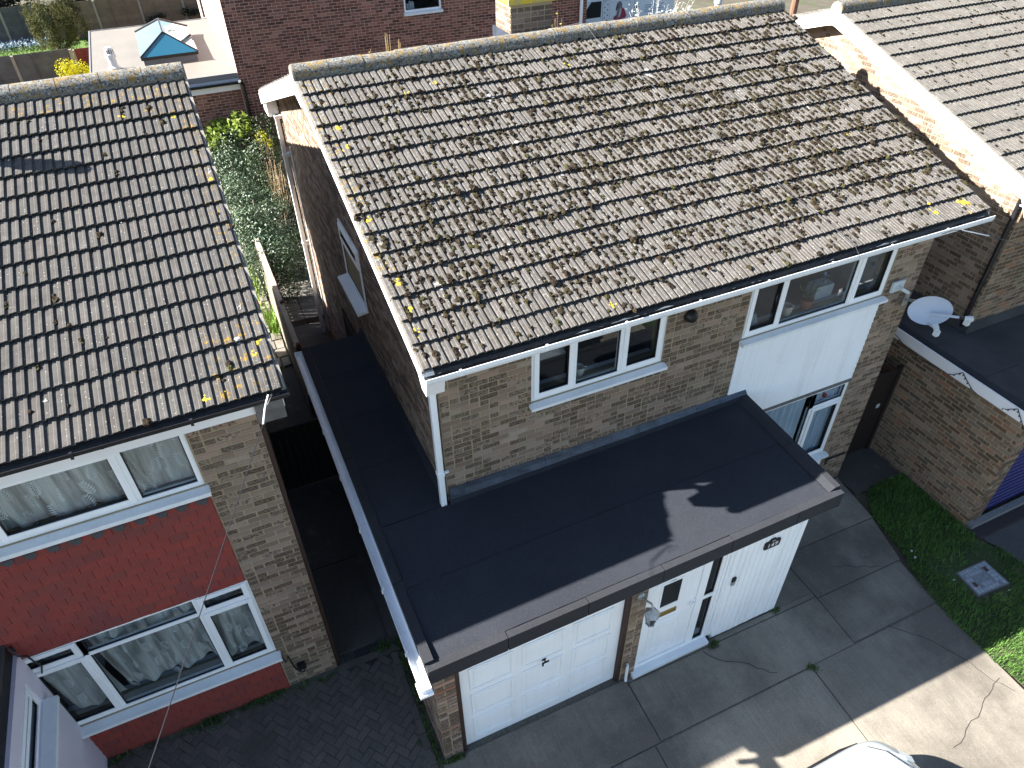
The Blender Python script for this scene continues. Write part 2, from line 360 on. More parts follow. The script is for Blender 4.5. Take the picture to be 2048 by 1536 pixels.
class Bricks:
    """gathers the bricks of one house; the 300 that show largest become single objects"""
    def __init__(s, thing): s.thing = thing; s.items = []
    def wall(s, w, part, mo, ma, bricks):
        for c, z, L in bricks: s.items.append((apparent(w.T(c, 0, z+.033), w.N)*L, w, part, mo, ma, c, z, L))
    def finish(s, limit=300):
        s.items.sort(key=lambda t: -t[0])
        for sc, w, part, mo, ma, c, z, L in s.items[:limit]:
            o = link(bpy.data.objects.new('brick', brick_mesh(L, mo)))
            place(o, Matrix.Translation(Vector(w.T(c, random.uniform(-.0015, .002), z)))@w.R, part)
        rest = s.items[limit:]
        if not rest: return
        mats = []; mb = MB(); HD = []
        for sc, w, part, mo, ma, c, z, L in rest:
            HD += [1.0 if L < .13 else 0.0]*5
            if ma not in mats: mats.append(ma)
            mi = mats.index(ma); h = L/2; p = random.uniform(.003, .007); e = .004; T = w.T
            mb.add([T(c-h, -.012, z), T(c+h, -.012, z), T(c+h, -.012, z+.066), T(c-h, -.012, z+.066), T(c-h+e, p, z+e), T(c+h-e, p, z+e), T(c+h-e, p, z+.066-e), T(c-h+e, p, z+.066-e)],
                   [(4, 5, 6, 7), (0, 1, 5, 4), (1, 2, 6, 5), (2, 3, 7, 6), (3, 0, 4, 7)], mi, random.random())
        meshobj('brickwork', mb.v, mb.f, mats, s.thing, mb.m, False, 'stuff', None, mb.a, HD)
# ------------------------------------------------------------------ tiled roofs
GAUGE, COVER, PITCH = 0.303, 0.187, math.radians(18.27)
CP, SP = math.cos(PITCH), math.sin(PITCH)
def tile_profile():
    pts = []
    for k in (0, 1):
        b = k*0.0935
        pts += [(b+.000, .000), (b+.005, .0115), (b+.037, .0110), (b+.042, .0160), (b+.065, .0155), (b+.0685, .000)]
    return pts+[(COVER, .000)]
PROF = tile_profile()
def tile_geo():
    vs = []; n = len(PROF); L = 0.335; lift = 0.034
    for v in (0.0, L):
        base = lift*(1-v/GAUGE)
        vs += [(u, v, base+h) for u, h in PROF]
    vs += [(u, 0.002, lift+h-.014) for u, h in PROF]
    fs = [(i, i+1, n+i+1, n+i) for i in range(n-1)]+[(2*n+i, 2*n+i+1, i+1, i) for i in range(n-1)]
    vs += [(0, .14, lift*(1-.14/GAUGE)-.013), (COVER, .14, lift*(1-.14/GAUGE)-.013)]
    fs += [(2*n, len(vs)-2, len(vs)-1, 3*n-1), (0, n, len(vs)-2, 2*n), (n-1, 3*n-1, len(vs)-1, 2*n-1)]
    return vs, fs
TV, TF = tile_geo()
TVA = np.array(TV)
_tm = {}
def tile_mesh(mat):
    if mat.name not in _tm:
        me = bpy.data.meshes.new('roof_tile'); me.from_pydata(TV, [], TF); me.materials.append(mat); _tm[mat.name] = me
    return _tm[mat.name]
def roof_frame(x, y, z, back=False):
    if back: return Matrix(((-1, 0, 0, x), (0, -CP, SP, y), (0, SP, CP, z), (0, 0, 0, 1)))
    return Matrix(((1, 0, 0, x), (0, CP, -SP, y), (0, SP, CP, z), (0, 0, 0, 1)))
def tile_roof(house, roof, ex0, ex1, ey, ez, ry, mo, ma, my, rows=15, limit=300, ytest=None):
    F = roof_frame(ex0, ey, ez); nc = int(round((ex1-ex0)/COVER)); cw = (ex1-ex0)/nc; items = []
    nrm = F.to_3x3()@Vector((0, 0, 1))
    for j in range(rows):
        for i in range(nc):
            p = F@Vector((i*cw+cw/2, j*GAUGE+.15, .02)); items.append((apparent(p, nrm), F, i, j, cw))
    items.sort(key=lambda t: -t[0])
    for s, F_, i, j, cw in items[:limit]:
        y = my is not None and ytest and ytest(i, j, nc)
        o = link(bpy.data.objects.new('roof_tile', tile_mesh(my if y else mo)))
        jit = Matrix.Translation((i*cw+random.uniform(-.002, .002), j*GAUGE+random.uniform(-.004, .004), random.uniform(0, .003)))@Matrix.Rotation(random.uniform(-.008, .008), 4, 'Z')@Matrix.Scale(cw/COVER, 4, (1, 0, 0))
        place(o, F@jit, roof)
    back = roof_frame(ex1, 2*ry-ey, ez, True)
    rest = items[limit:]+[(0, back, i, j, cw) for j in range(rows) for i in range(nc)]
    V = []; Fs = []; A = []; nf = len(TF); nv = len(TV); mi = []
    for s, F_, i, j, cw in rest:
        P = TVA.copy(); P[:, 0] = P[:, 0]*cw/COVER+i*cw+random.uniform(-.002, .002); P[:, 1] += j*GAUGE+random.uniform(-.004, .004); P[:, 2] += random.uniform(0, .003)
        R = np.array(F_); P = P@R[:3, :3].T+R[:3, 3]; b = len(V)*nv; V.append(P)
        Fs += [tuple(b+q for q in f) for f in TF]; A += [random.random()]*nf
        mi += [1 if (my is not None and ytest and F_ is F and ytest(i, j, nc)) else 0]*nf
    meshobj('roof_tile', np.concatenate(V), Fs, [ma, my or ma], house, mi, kind='stuff', attr=A)
def ridge(house, ex0, ex1, ry, rz, seed=1, r=0.132):
    rr = random.Random(seed); n = int(round((ex1-ex0)/0.45)); L = (ex1-ex0)/n
    for i in range(n):
        mb = MB(); vs = []; fs = []; K = 10
        for x in (0.0, L-.006):
            for q in (r, r-.022):
                for k in range(K+1):
                    a = math.pi*(k/K); vs.append((ex0+i*L+x, ry-math.cos(a)*q, rz+math.sin(a)*q*0.98))
        K1 = K+1
        for k in range(K):
            fs += [(k, k+1, 2*K1+k+1, 2*K1+k), (K1+k+1, K1+k, 3*K1+k, 3*K1+k+1), (k+1, k, K1+k, K1+k+1), (2*K1+k, 2*K1+k+1, 3*K1+k+1, 3*K1+k)]
        mb.add(vs, fs); o = mb.build('ridge_tile', m_ridge, house)
        autosmooth(o, 40); o.rotation_euler = (0, rr.uniform(-.006, .006), 0); o.location.z += rr.uniform(-.006, .006)
    mb = MB()
    for x0, x1 in ((ex0-.012, ex0+.02), (ex1-.02, ex1+.012)):
        mb.prism([(ry-math.cos(a)*(r-.004), rz-.03+math.sin(a)*(r+.015)) for a in np.linspace(0, math.pi, 11)], 'x', x0, x1)
    # bedding under the ridge tiles
    mb.prism([(ry-r+.01, rz-.05), (ry+r-.01, rz-.05), (ry+r-.03, rz+.03), (ry-r+.03, rz+.03)], 'x', ex0+.03, ex1-.03)
    mb.build('ridge_mortar', m_cream, house)
def slope_strip(x0, x1, ey, ez, ry, n0, n1, s0=0.0, s1=None, back=False):
    """box lying along the roof slope between heights n0..n1 over the tile plane, as prism polygon in (y, z)"""
    s1 = (ry-ey)/CP if s1 is None else s1
    pts = [(s0, n0), (s1, n0), (s1, n1), (s0, n1)]
    if back: return [(2*ry-(ey+s*CP-n*SP), ez+s*SP+n*CP) for s, n in pts]
    return [(ey+s*CP-n*SP, ez+s*SP+n*CP) for s, n in pts]
def shell(house, dx, dy, dz, mats, rid_seed, gutter='white', limit=300, ytest=None, wx=(0.0, 7.034), thin=True):
    """roof with tiles, ridge, verges, barge boards, eaves and gutter of the repeated house type"""
    ex0, ex1, ey, ez, ry = -0.225+dx, 7.357+dx, -0.348+dy, 5.022+dz, 4.10+dy
    mo, ma, my = mats; rz = ez+(ry-ey)*math.tan(PITCH)
    mb = MB()
    for bk in (False, True): mb.prism(slope_strip(0, 0, ey, ez, ry, -.05, -.008, .03, None, bk), 'x', ex0+.02, ex1-.02)
    roof = mb.build('roof', m_black_felt, house)
    tile_roof(house, roof, ex0, ex1, ey, ez, ry, mo, ma, my, limit=limit, ytest=ytest)
    ridge(house, ex0-.01, ex1+.01, ry, rz+.0, rid_seed)
    for x0, x1, out in ((ex0-.016, ex0+.02, -1), (ex1-.02, ex1+.016, 1)):
        for bk in (False, True):
            mb = MB(); n = 15
            for k in range(n):
                s0 = k*GAUGE; mb.prism(slope_strip(0, 0, ey, ez, ry, -.03, .012+random.uniform(-.003, .003), s0, min(s0+GAUGE-.006, (ry-ey)/CP), bk), 'x', x0+random.uniform(-.004, .004), x1)
            mb.build('verge', m_cream, house)
            mb = MB(); a, b = (ex0-.018, ex0+.004) if out < 0 else (ex1-.004, ex1+.018)
            mb.prism(slope_strip(0, 0, ey, ez, ry, -.215 if (bk or not thin) else -.115, -.034, 0.0, None, bk), 'x', a, b); mb.build('barge_board', m_board, house)
            mb = MB(); a, b = (ex0-.0185, ex0+.0045) if out < 0 else (ex1-.0045, ex1+.0185)
            if bk: mb.prism([(ry-.30, rz-.31), (ry, rz-.235), (ry+.30, rz-.31), (ry+.10, rz-.02), (ry-.10, rz-.02)], 'x', a, b); mb.build('barge_board', m_board, house)
            mb = MB(); a, b = (ex0+.006, dx+wx[0]) if out < 0 else (dx+wx[1], ex1-.006)
            mb.prism(slope_strip(0, 0, ey, ez, ry, -.165, -.15, .04, None, bk), 'x', a, b); mb.build('soffit', m_board, house)
    # eaves: soffit, fascia, gutter with its black lining and felt lip, front and back
    gm = m_gutter if gutter == 'white' else m_black
    for bk in (False, True):
        Y = (lambda y: 2*ry-y) if bk else (lambda y: y)
        def bx(mb, y0, y1, z0, z1, x0=ex0+.03, x1=ex1-.03): mb.box(x0, x1, min(Y(y0), Y(y1)), max(Y(y0), Y(y1)), z0, z1)
        mb = MB(); bx(mb, ey+.048, ey+.07, ez-.225, ez-.035); mb.build('fascia', m_board, house)
        mb = MB(); bx(mb, ey+.072, dy-.02, ez-.235, ez-.222); mb.build('soffit', m_board, house)
        gy = ey-.036; gzt = ez-.045 if gutter == 'white' else ez+.005; R_ = .048 if gutter == 'white' else .048
        prof = [(gy-math.cos(a)*R_, gzt-math.sin(a)*R_*1.25) for a in np.linspace(0, math.pi, 9)]+[(gy+math.cos(a)*(R_-.006), gzt-math.sin(a)*(R_*1.25-.006)) for a in np.linspace(0, math.pi, 9)]
        if gutter == 'white': prof = [(gy-R_, gzt), (gy-R_, gzt-.045), (gy-R_+.016, gzt-.082), (gy+R_-.016, gzt-.082), (gy+R_, gzt-.06), (gy+R_, gzt), (gy+R_-.006, gzt), (gy+R_-.006, gzt-.055), (gy+R_-.02, gzt-.074), (gy-R_+.02, gzt-.074), (gy-R_+.007, gzt-.045), (gy-R_+.007, gzt)]
        mb = MB(); mb.prism([(Y(a), b) for a, b in prof], 'x', ex0+.0, ex1+.03); g = mb.build('gutter', gm, house)
        mb = MB()
        mb.box(ex0+.01, ex1+.02, min(Y(gy-R_+.007), Y(gy+R_-.007)), max(Y(gy-R_+.007), Y(gy+R_-.007)), gzt-.045, gzt-.03); mb.build('gutter_silt', m_black_felt, g)
        if not bk:
            for x in np.arange(ex0+.35, ex1, .92):
                mb = MB(); mb.box(x-.012, x+.012, gy-R_-.004, gy-R_+.006, gzt-.06, gzt+.004); mb.box(x-.012, x+.012, gy-R_, gy-R_+.022, gzt+.001, gzt+.005); mb.build('gutter_bracket', gm, g)
            # ragged lip of black underlay hanging into the gutter
            vs = []; fs = []; n = 150; rr = random.Random(rid_seed+5); w = 0
            for i in range(n+1):
                x = ex0+.1+(ex1-ex0-.15)*i/n; w = .75*w+rr.uniform(-.012, .012)
                vs += [(x, ey+.02, ez+.004), (x, ey-.022, ez-.012), (x, ey-.045+w*.5, ez-.034+w)]
            for i in range(n): fs += [(3*i, 3*i+3, 3*i+4, 3*i+1), (3*i+1, 3*i+4, 3*i+5, 3*i+2)]
            meshobj('eaves_felt', vs, fs, m_black_felt, house)
    return roof, (ex0, ex1, ey, ez, ry, rz)
# ------------------------------------------------------------------ windows
def frame_bars(mb, u0, u1, z0, z1, w, d0, d1, m=0, wb=None):
    wb = wb or w
    mb.box(u0, u0+w, d0, d1, z0, z1, m); mb.box(u1-w, u1, d0, d1, z0, z1, m); mb.box(u0+w, u1-w, d0, d1, z0, z0+wb, m); mb.box(u0+w, u1-w, d0, d1, z1-w, z1, m)
def window(house, T, u0, u1, z0, z1, lights, sill=(0.09, .04), front=-0.02, glass=None, room=None, handle=True, vent=False, fm=None, sm=None):
    """lights: (u0, u1, z0, z1, opens). T maps (u, out, z)."""
    fm = fm or m_upvc; glass = glass or m_glass
    mb = MB(T); frame_bars(mb, u0, u1, z0, z1, .05, front-.07, front)
    zs = sorted({round(l[2], 3) for l in lights}); done = set()
    for (a, b, c, d, op) in lights:
        for q in (a, b):
            if u0+.06 < q < u1-.06 and (q, c) not in done: done.add((q, c)); mb.box(q-.028, q+.028, front-.068, front-.002, c if c > z0+.06 else z0+.05, d if d < z1-.06 else z1-.05)
        if c > z0+.06: mb.box(max(a, u0+.05), min(b, u1-.05), front-.066, front-.004, c-.028, c+.028)
    win = mb.build('window', fm, house)
    for (a, b, c, d, op) in lights:
        a2 = a+.028 if a > u0+.06 else u0+.05; b2 = b-.028 if b < u1-.06 else u1-.05; c2 = c+.028 if c > z0+.06 else z0+.05; d2 = d-.028 if d < z1-.06 else z1-.05
        if op:
            mb = MB(T); frame_bars(mb, a2-.012, b2+.012, c2-.012, d2+.012, .062, front-.03, front+.018); bevel(mb.build('sash', fm, win), .005)
            e = .045
            if handle:
                mb = MB(T); hx = b2-.02 if op == 'r' else a2+.02
                mb.box(hx-.008, hx+.008, front-.065, front-.05, (c2+d2)/2-.06, (c2+d2)/2+.05); mb.build('handle', m_upvc, win)
        else: e = .0
        mb = MB(T); mb.box(a2+e, b2-e, front-.034, front-.030, c2+e, d2-e); mb.build('pane', glass, win)
        mb = MB(T); w = .012; frame_bars(mb, a2+e, b2-e, c2+e, d2-e, w, front-.029, front-.012+(.02 if op else 0)); mb.build('glazing_gasket', m_black, win)
    if vent:
        for (a, b, c, d, op) in lights:
            if op:
                mb = MB(T); mb.box(a+.07, b-.05, front+.001, front+.012, z1-.035, z1-.015); mb.build('trickle_vent', M('vent_grey', (.25, .26, .27), .6), win)
    if sill:
        mb = MB(T); p, h = sill
        mb.add([(u0-.03, front-.02, z0), (u1+.03, front-.02, z0), (u1+.03, p, z0-.02), (u0-.03, p, z0-.02), (u0-.03, front-.02, z0-h), (u1+.03, front-.02, z0-h), (u1+.03, p, z0-h-.02), (u0-.03, p, z0-h-.02)],
               [(0, 1, 2, 3), (7, 6, 5, 4), (3, 2, 6, 7), (0, 3, 7, 4), (1, 5, 6, 2), (0, 4, 5, 1)])
        mb.build('sill', sm or m_upvc_dirty, win)
    if room:
        dep, mat_, sl = room; mb = MB(T); a, b, c, d = u0-.02, u1+.02, z0-.03, z1+.05
        mb.box(a, b, front-dep-.03, front-dep, c-.8, d); mb.box(a-.03, a, front-dep, front-.09, c-.8, d); mb.box(b, b+.03, front-dep, front-.09, c-.8, d)
        mb.box(a, b, front-dep, front-.09, d, d+.03); mb.box(a, b, front-dep, front-.09, c-.83, c-.8); mb.box(a, b, front-.26, front-.085, c-.8, c-.04)
        mb.build('room_interior', mat_, win)
        if sl:
            mb = MB(T); mb.box(a, b, front-.30, front-.072, c-.035, c+.025); mb.build('window_board', m_sill_in, win)
    return win
# ================================================================== MAIN HOUSE
H1 = thing('house', (3.5, 4.0, 0.0), 'middle brick house with mossy tiled roof, white cladding panel and dark flat porch roof', 'house', 'detached houses along the street')
roof1, R1 = shell(H1, 0, 0, 0, (m_tile_o, m_tile_a, m_tile_y), 3, 'white', ytest=lambda i, j, nc: (i == 0 and j > 3) or (i == 1 and j > 12) or (i == 39 and j == 0))
B1 = Bricks(H1)
wf = Wall(0, 0, 0)
HOLES = [(1.08, 2.83, 3.86, 4.74), (4.03, 6.42, 3.80, 4.74), (4.42, 6.43, 0.76, 2.28)]
mb = MB(wf.T); holed(mb, .003, 7.03, -0.5, 4.86, HOLES, -.25, 0); front1 = mb.build('wall', m_mortar, H1)
B1.wall(wf, front1, m_brick_o, m_brick_a, lay(0.006, 7.03, 2.62, 4.80, [HOLES[0], (4.01, 6.42, 0, 4.8)]))
B1.wall(wf, front1, m_brick_o, m_brick_a, lay(6.435, 7.03, -.2, 2.6))
def gable_top(dx, dy, dz): return lambda y: 4.935+dz+((y-dy+.348) if y < 4.1+dy else (8.548+dy-y))*math.tan(PITCH)
def gable(house, x0, x1, y0, y1, zb, top, mid):
    mb = MB(); mb.prism([(y0, zb), (y1, zb), (y1, top(y1)), (mid, top(mid)), (y0, top(y0))], 'x', x0, x1); return mb
gt = gable_top(0, 0, 0)
gl1 = gable(H1, 0, .25, .004, 8.05, -.5, gt, 4.1).build('wall', m_mortar, H1)
wl = Wall(0, 8.05, -90)
B1.wall(wl, gl1, m_brick_o, m_brick_a, lay(0.0, 8.045, 2.7, 6.3, [(4.0, 5.06, 3.62, 4.53)], lambda u, z: z+.06 < gt(8.05-u)-.12))
B1.wall(wl, gl1, m_brick_o, m_brick_a, lay(0.0, 4.27, -.1, 2.68, [(2.85, 3.75, 0, 2.3)]))
gable(H1, 6.785, 7.034, .004, 8.05, -.5, gt, 4.1).build('wall', m_wall_plain, H1)
mb = MB(); mb.box(.26, 6.78, 7.8, 8.049, -.5, 4.86); mb.build('wall', m_wall_plain, H1)
m_vent = M('vent_grey', (0.20, 0.21, 0.22), 0.6)
def win_vent(win, T, a, b, z): 
    mb = MB(T); mb.box(a, b, -.02, -.008, z, z+.02); mb.build('trickle_vent', m_vent, win)
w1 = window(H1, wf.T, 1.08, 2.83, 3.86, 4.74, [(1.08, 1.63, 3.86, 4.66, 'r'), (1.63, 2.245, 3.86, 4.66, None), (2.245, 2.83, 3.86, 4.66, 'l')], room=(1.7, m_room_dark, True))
win_vent(w1, wf.T, 1.14, 1.55, 4.69); win_vent(w1, wf.T, 2.32, 2.76, 4.69)
w2 = window(H1, wf.T, 4.03, 6.42, 3.80, 4.74, [(4.03, 4.60, 3.80, 4.66, 'r'), (4.60, 5.79, 3.80, 4.66, None), (5.79, 6.42, 3.80, 4.66, 'l')], room=(2.2, m_room, True))
win_vent(w2, wf.T, 4.10, 4.52, 4.69); win_vent(w2, wf.T, 5.86, 6.34, 4.69)
w3 = window(H1, wf.T, 4.42, 6.43, 0.78, 2.28, [(4.42, 5.80, 0.78, 2.28, None), (5.80, 6.43, 0.78, 1.94, 'l'), (5.80, 6.43, 1.94, 2.28, None)], room=(2.0, m_room, True), handle=False)
wg = window(H1, wl.T, 4.0, 5.06, 3.62, 4.53, [(4.0, 5.06, 3.62, 4.22, None), (4.0, 5.06, 4.22, 4.53, 'l')], front=.02, sill=(.16, .04), handle=False)
mb = MB(wf.T); mb.box(4.42, 6.43, -.02, .012, 2.285, 2.355); mb.build('lintel', M('grey_lintel', (.11, .11, .11), .8, n=((20, .2, 4),)), H1)
mb = MB(wl.T); mb.box(2.85, 3.75, -.02, .02, .05, 2.3); dr = mb.build('door', m_black_gate, H1); mb = MB(wl.T); frame_bars(mb, 2.85, 3.75, .05, 2.3, .07, -.02, .035); mb.build('door_frame', m_brown_wood, dr)
# white shiplap cladding panel, board by board
mb = MB(wf.T); mb.box(4.015, 6.405, -.02, .004, 2.36, 3.775); mb.box(4.45, 6.42, -.02, .004, -.1, .70); clad = mb.build('cladding', m_white_paint, H1)
_k = 0; zz = 2.36
while zz < 3.76:
    h = min(.1, 3.775-zz); mb = MB(wf.T); mb.add([(4.013, .005, zz+.002), (6.407, .005, zz+.002), (6.407, .019, zz+.002), (4.013, .019, zz+.002), (4.013, .005, zz+h), (6.407, .005, zz+h), (6.407, .009, zz+h), (4.013, .009, zz+h)], [(0, 3, 2, 1), (4, 5, 6, 7), (3, 2, 6, 7)[::-1], (0, 4, 7, 3), (1, 2, 6, 5)])
    mb.build('cladding_board', m_white_paint, clad); zz += .1
for k in range(6):
    z0 = .05+k*.105; mb = MB(wf.T); mb.box(4.45, 6.42, .005, .016, z0, z0+.1); mb.build('cladding_board', m_white_paint, clad)
# swallowtail shadows of the lower edge, shaped as grey triangles and blocks under the sill
for x in np.linspace(5.05, 6.25, 7):
    mb = MB(wf.T); mb.add([(x-.03, .021, 3.735), (x+.03, .021, 3.735), (x, .021, 3.70)], [(0, 1, 2)]); mb.box(x-.02, x+.02, .008, .022, 3.735, 3.755); mb.build('sill_shadow', m_vent, clad)
# -------- flat roof over garage and porch (L shaped)
def fz(x, y): return 2.632+.0125*(x+.94)+.04*(min(y, 0)+1.88)
def felt_sheet(x0, x1, y0, y1, lift, name, parent, mat, th=.006, nx=2, ny=2):
    mb = MB(); xs = np.linspace(x0, x1, nx); ys = np.linspace(y0, y1, ny); vs = []; 
    for t in (lift, lift-th):
        for y in ys:
            for x in xs: vs.append((x, y, fz(x, y)+t))
    N = nx*ny; fs = []
    for j in range(ny-1):
        for i in range(nx-1): a = j*nx+i; fs += [(a, a+1, a+nx+1, a+nx), (N+a, N+a+nx, N+a+nx+1, N+a+1)]
    for i in range(nx-1): fs += [(i, N+i, N+i+1, i+1), ((ny-1)*nx+i, (ny-1)*nx+i+1, N+(ny-1)*nx+i+1, N+(ny-1)*nx+i)]
    for j in range(ny-1): fs += [(j*nx, (j+1)*nx, N+(j+1)*nx, N+j*nx), (j*nx+nx-1, N+j*nx+nx-1, N+(j+1)*nx+nx-1, (j+1)*nx+nx-1)]
    mb.add(vs, fs); return mb.build(name, mat, parent)
mb = MB()
def slab(x0, x1, y0, y1): mb.add([(x0, y0, fz(x0, y0)-.2), (x1, y0, fz(x1, y0)-.2), (x1, y1, fz(x1, y1)-.2), (x0, y1, fz(x0, y1)-.2), (x0, y0, fz(x0, y0)-.008), (x1, y0, fz(x1, y0)-.008), (x1, y1, fz(x1, y1)-.008), (x0, y1, fz(x0, y1)-.008)], [(0, 3, 2, 1), (4, 5, 6, 7), (0, 1, 5, 4), (1, 2, 6, 5), (2, 3, 7, 6), (3, 0, 4, 7)])
slab(-.93, 4.31, -1.87, -.001); slab(-.93, -.001, .001, 3.765)
fr = mb.build('flat_roof', m_black_felt, H1)
felt_sheet(-.925, 4.20, -1.80, -.905, -.001, 'felt_sheet', fr, m_felt); felt_sheet(-.925, 4.20, -.915, -.04, .003, 'felt_sheet', fr, m_felt)
for y0, y1 in ((-.03, .95), (.955, 1.93), (1.935, 2.9), (2.905, 3.76)): felt_sheet(-.925, -.03, y0, y1, .001, 'felt_sheet', fr, m_felt)
jx = [-.94, -.08, .85, 1.79, 2.71, 3.66, 4.33]
for a, b in zip(jx, jx[1:]):
    y0, y1 = -1.885, -1.80+random.uniform(-.015, .01)
    mb = MB(); p = .004
    mb.add([(a+p, y0, fz(a, y0)-.225), (b-p, y0, fz(b, y0)-.225), (b-p, y0, fz(b, y0)+.010), (a+p, y0, fz(a, y0)+.010), (b-p, y1, fz(b, y1)+.008), (a+p, y1, fz(a, y1)+.008), (b-p, y0+.02, fz(b, y0)-.225), (a+p, y0+.02, fz(a, y0)-.225), (a+p, y1, fz(a, y1)-.006), (b-p, y1, fz(b, y1)-.006)],
           [(0, 1, 2, 3), (3, 2, 4, 5), (0, 7, 6, 1), (5, 4, 9, 8), (0, 3, 5, 8, 7), (1, 6, 9, 4, 2)])
    mb.build('felt_trim', m_felt_edge, fr)
for a, b in ((-1.80, -.8), (-.79, .2), (.21, 1.2), (1.21, 2.3), (2.31, 3.77)):
    mb = MB(); z = fz(-.9, a)
    mb.box(-.945, -.935, a, b, z-.14, fz(-.94, b)+.006); mb.box(-.934, -.845, a, b, z-.003, fz(-.9, b)+.007); mb.build('felt_trim', m_felt_edge, fr)
for a, b in ((-1.80, -1.0), (-.995, -.04)):   # raised kerb along the right edge
    mb = MB(); mb.add([(4.16, a, fz(4.16, a)+.004), (4.25, a, fz(4.25, a)+.05), (4.33, a, fz(4.33, a)+.05), (4.33, a, fz(4.33, a)-.22), (4.16, b, fz(4.16, b)+.004), (4.25, b, fz(4.25, b)+.05), (4.33, b, fz(4.33, b)+.05), (4.33, b, fz(4.33, b)-.22)],
        [(0, 1, 5, 4)[::-1], (1, 2, 6, 5)[::-1], (2, 3, 7, 6)[::-1], (0, 3, 2, 1), (4, 5, 6, 7)]); mb.build('felt_trim', m_felt_edge, fr)
# felt upstands and lead flashing against the walls
mb = MB(); mb.add([(0.0, -.07, fz(0, 0)+.003), (4.3, -.07, fz(4.3, 0)+.003), (4.3, -.022, 2.86), (0.0, -.022, 2.84), (0, -.003, 2.84), (4.3, -.003, 2.86)], [(0, 1, 2, 3), (3, 2, 5, 4)]); mb.build('felt_upstand', m_felt, fr)
mb = MB(); mb.add([(-.07, 3.76, fz(-.07, 0)+.003), (-.07, -.07, fz(-.07, 0)+.003), (-.022, -.022, 2.82), (-.022, 3.76, 2.82), (-.003, -.022, 2.82), (-.003, 3.76, 2.82)], [(0, 1, 2, 3), (3, 2, 4, 5)]); mb.build('felt_upstand', m_felt, fr)
m_bit = M('bitumen', (.006, .006, .007), .5)
for pts in ([(-.84, -.919), (4.17, -.919)], [(-.84, -1.797), (4.2, -1.80)], [(-.842, -1.78), (-.842, 3.76)], [(4.158, -1.79), (4.158, -.05)], [(-.84, -.062), (4.16, -.075)]):
    mb = MB(); n = 60; P_ = []
    for i in range(n+1):
        t_ = i/n; x = pts[0][0]+(pts[1][0]-pts[0][0])*t_; y = pts[0][1]+(pts[1][1]-pts[0][1])*t_; P_.append((x+random.uniform(-.002, .002), y+random.uniform(-.003, .003), fz(x, y)+.003))
    mb.tube(P_, [random.choice((.003, .0045, .0055)) for _ in P_], 5); mb.build('bitumen_bead', m_bit, fr)
for a, b in ((0.01, 1.26), (1.265, 2.6), (2.605, 3.5), (3.505, 4.31)):
    n = 8; vs = []; fs = []
    for i in range(n+1):
        x = a+(b-a)*i/n; w = random.uniform(-.006, .006)
        vs += [(x, -.012, 2.925-.012*(x-2)), (x, -.03-abs(w), 2.875), (x, -.062+w, 2.795+.012*(x)), ]
    for i in range(n): q = 3*i; fs += [(q, q+1, q+4, q+3), (q+1, q+2, q+5, q+4)]
    meshobj('lead_flashing', vs, fs, m_lead, fr)
# white gutter of the flat roof
def channel(mb, p0, p1, r, t=.006, m=0):
    """half-round channel between two points on a horizontal line along y"""
    (x, y0, z0), (_, y1, z1) = p0, p1; K = 10; vs = []
    for y, z in ((y0, z0), (y1, z1)):
        for q in (r, r-t):
            for k in range(K+1): a = math.pi*k/K; vs.append((x-math.cos(a)*q, y, z-math.sin(a)*q))
    K1 = K+1; fs = []
    for k in range(K): fs += [(k, k+1, 2*K1+k+1, 2*K1+k)[::-1], (K1+k, K1+k+1, 3*K1+k+1, 3*K1+k)]
    fs += [(0, 2*K1, 3*K1, K1), (K, K1+K, 3*K1+K, 2*K1+K)]; fs += [(k, k+1, K1+k+1, K1+k) for k in range(K)]+[(2*K1+k, 3*K1+k, 3*K1+k+1, 2*K1+k+1) for k in range(K)]
    mb.add(vs, fs, m)
mb = MB(); channel(mb, (-1.005, -2.0, 2.565), (-1.005, 3.80, 2.63), .058); mb.box(-1.063, -.947, -2.006, -1.998, 2.50, 2.58); mb.box(-1.063, -.947, 3.798, 3.806, 2.56, 2.645); g = autosmooth(mb.build('gutter', m_gutter, fr))
for y in (-1.55, -.75, .15, 1.05, 1.95, 2.85):
    mb = MB(); zz = 2.59+.011*y; mb.box(-1.07, -1.062, y-.015, y+.015, zz-.06, zz+.012); mb.box(-1.07, -1.04, y-.015, y+.015, zz+.004, zz+.012); mb.build('gutter_bracket', m_gutter, g)
mb = MB(); mb.lathe([(.0, -.18), (.034, -.18), (.036, -.02), (.06, 0), (.06, .03)], (-1.005, -1.88, 2.50), 14); mb.build('gutter_outlet', m_gutter, g)
mb = MB(); mb.box(-1.075, -.94, -2.03, -1.87, 2.475, 2.515); mb.build('gutter_stop_end', m_upvc, g)
mb = MB(); mb.box(-.94, -.925, -1.80, 3.77, 2.40, 2.60); mb.build('fascia', m_upvc, fr)
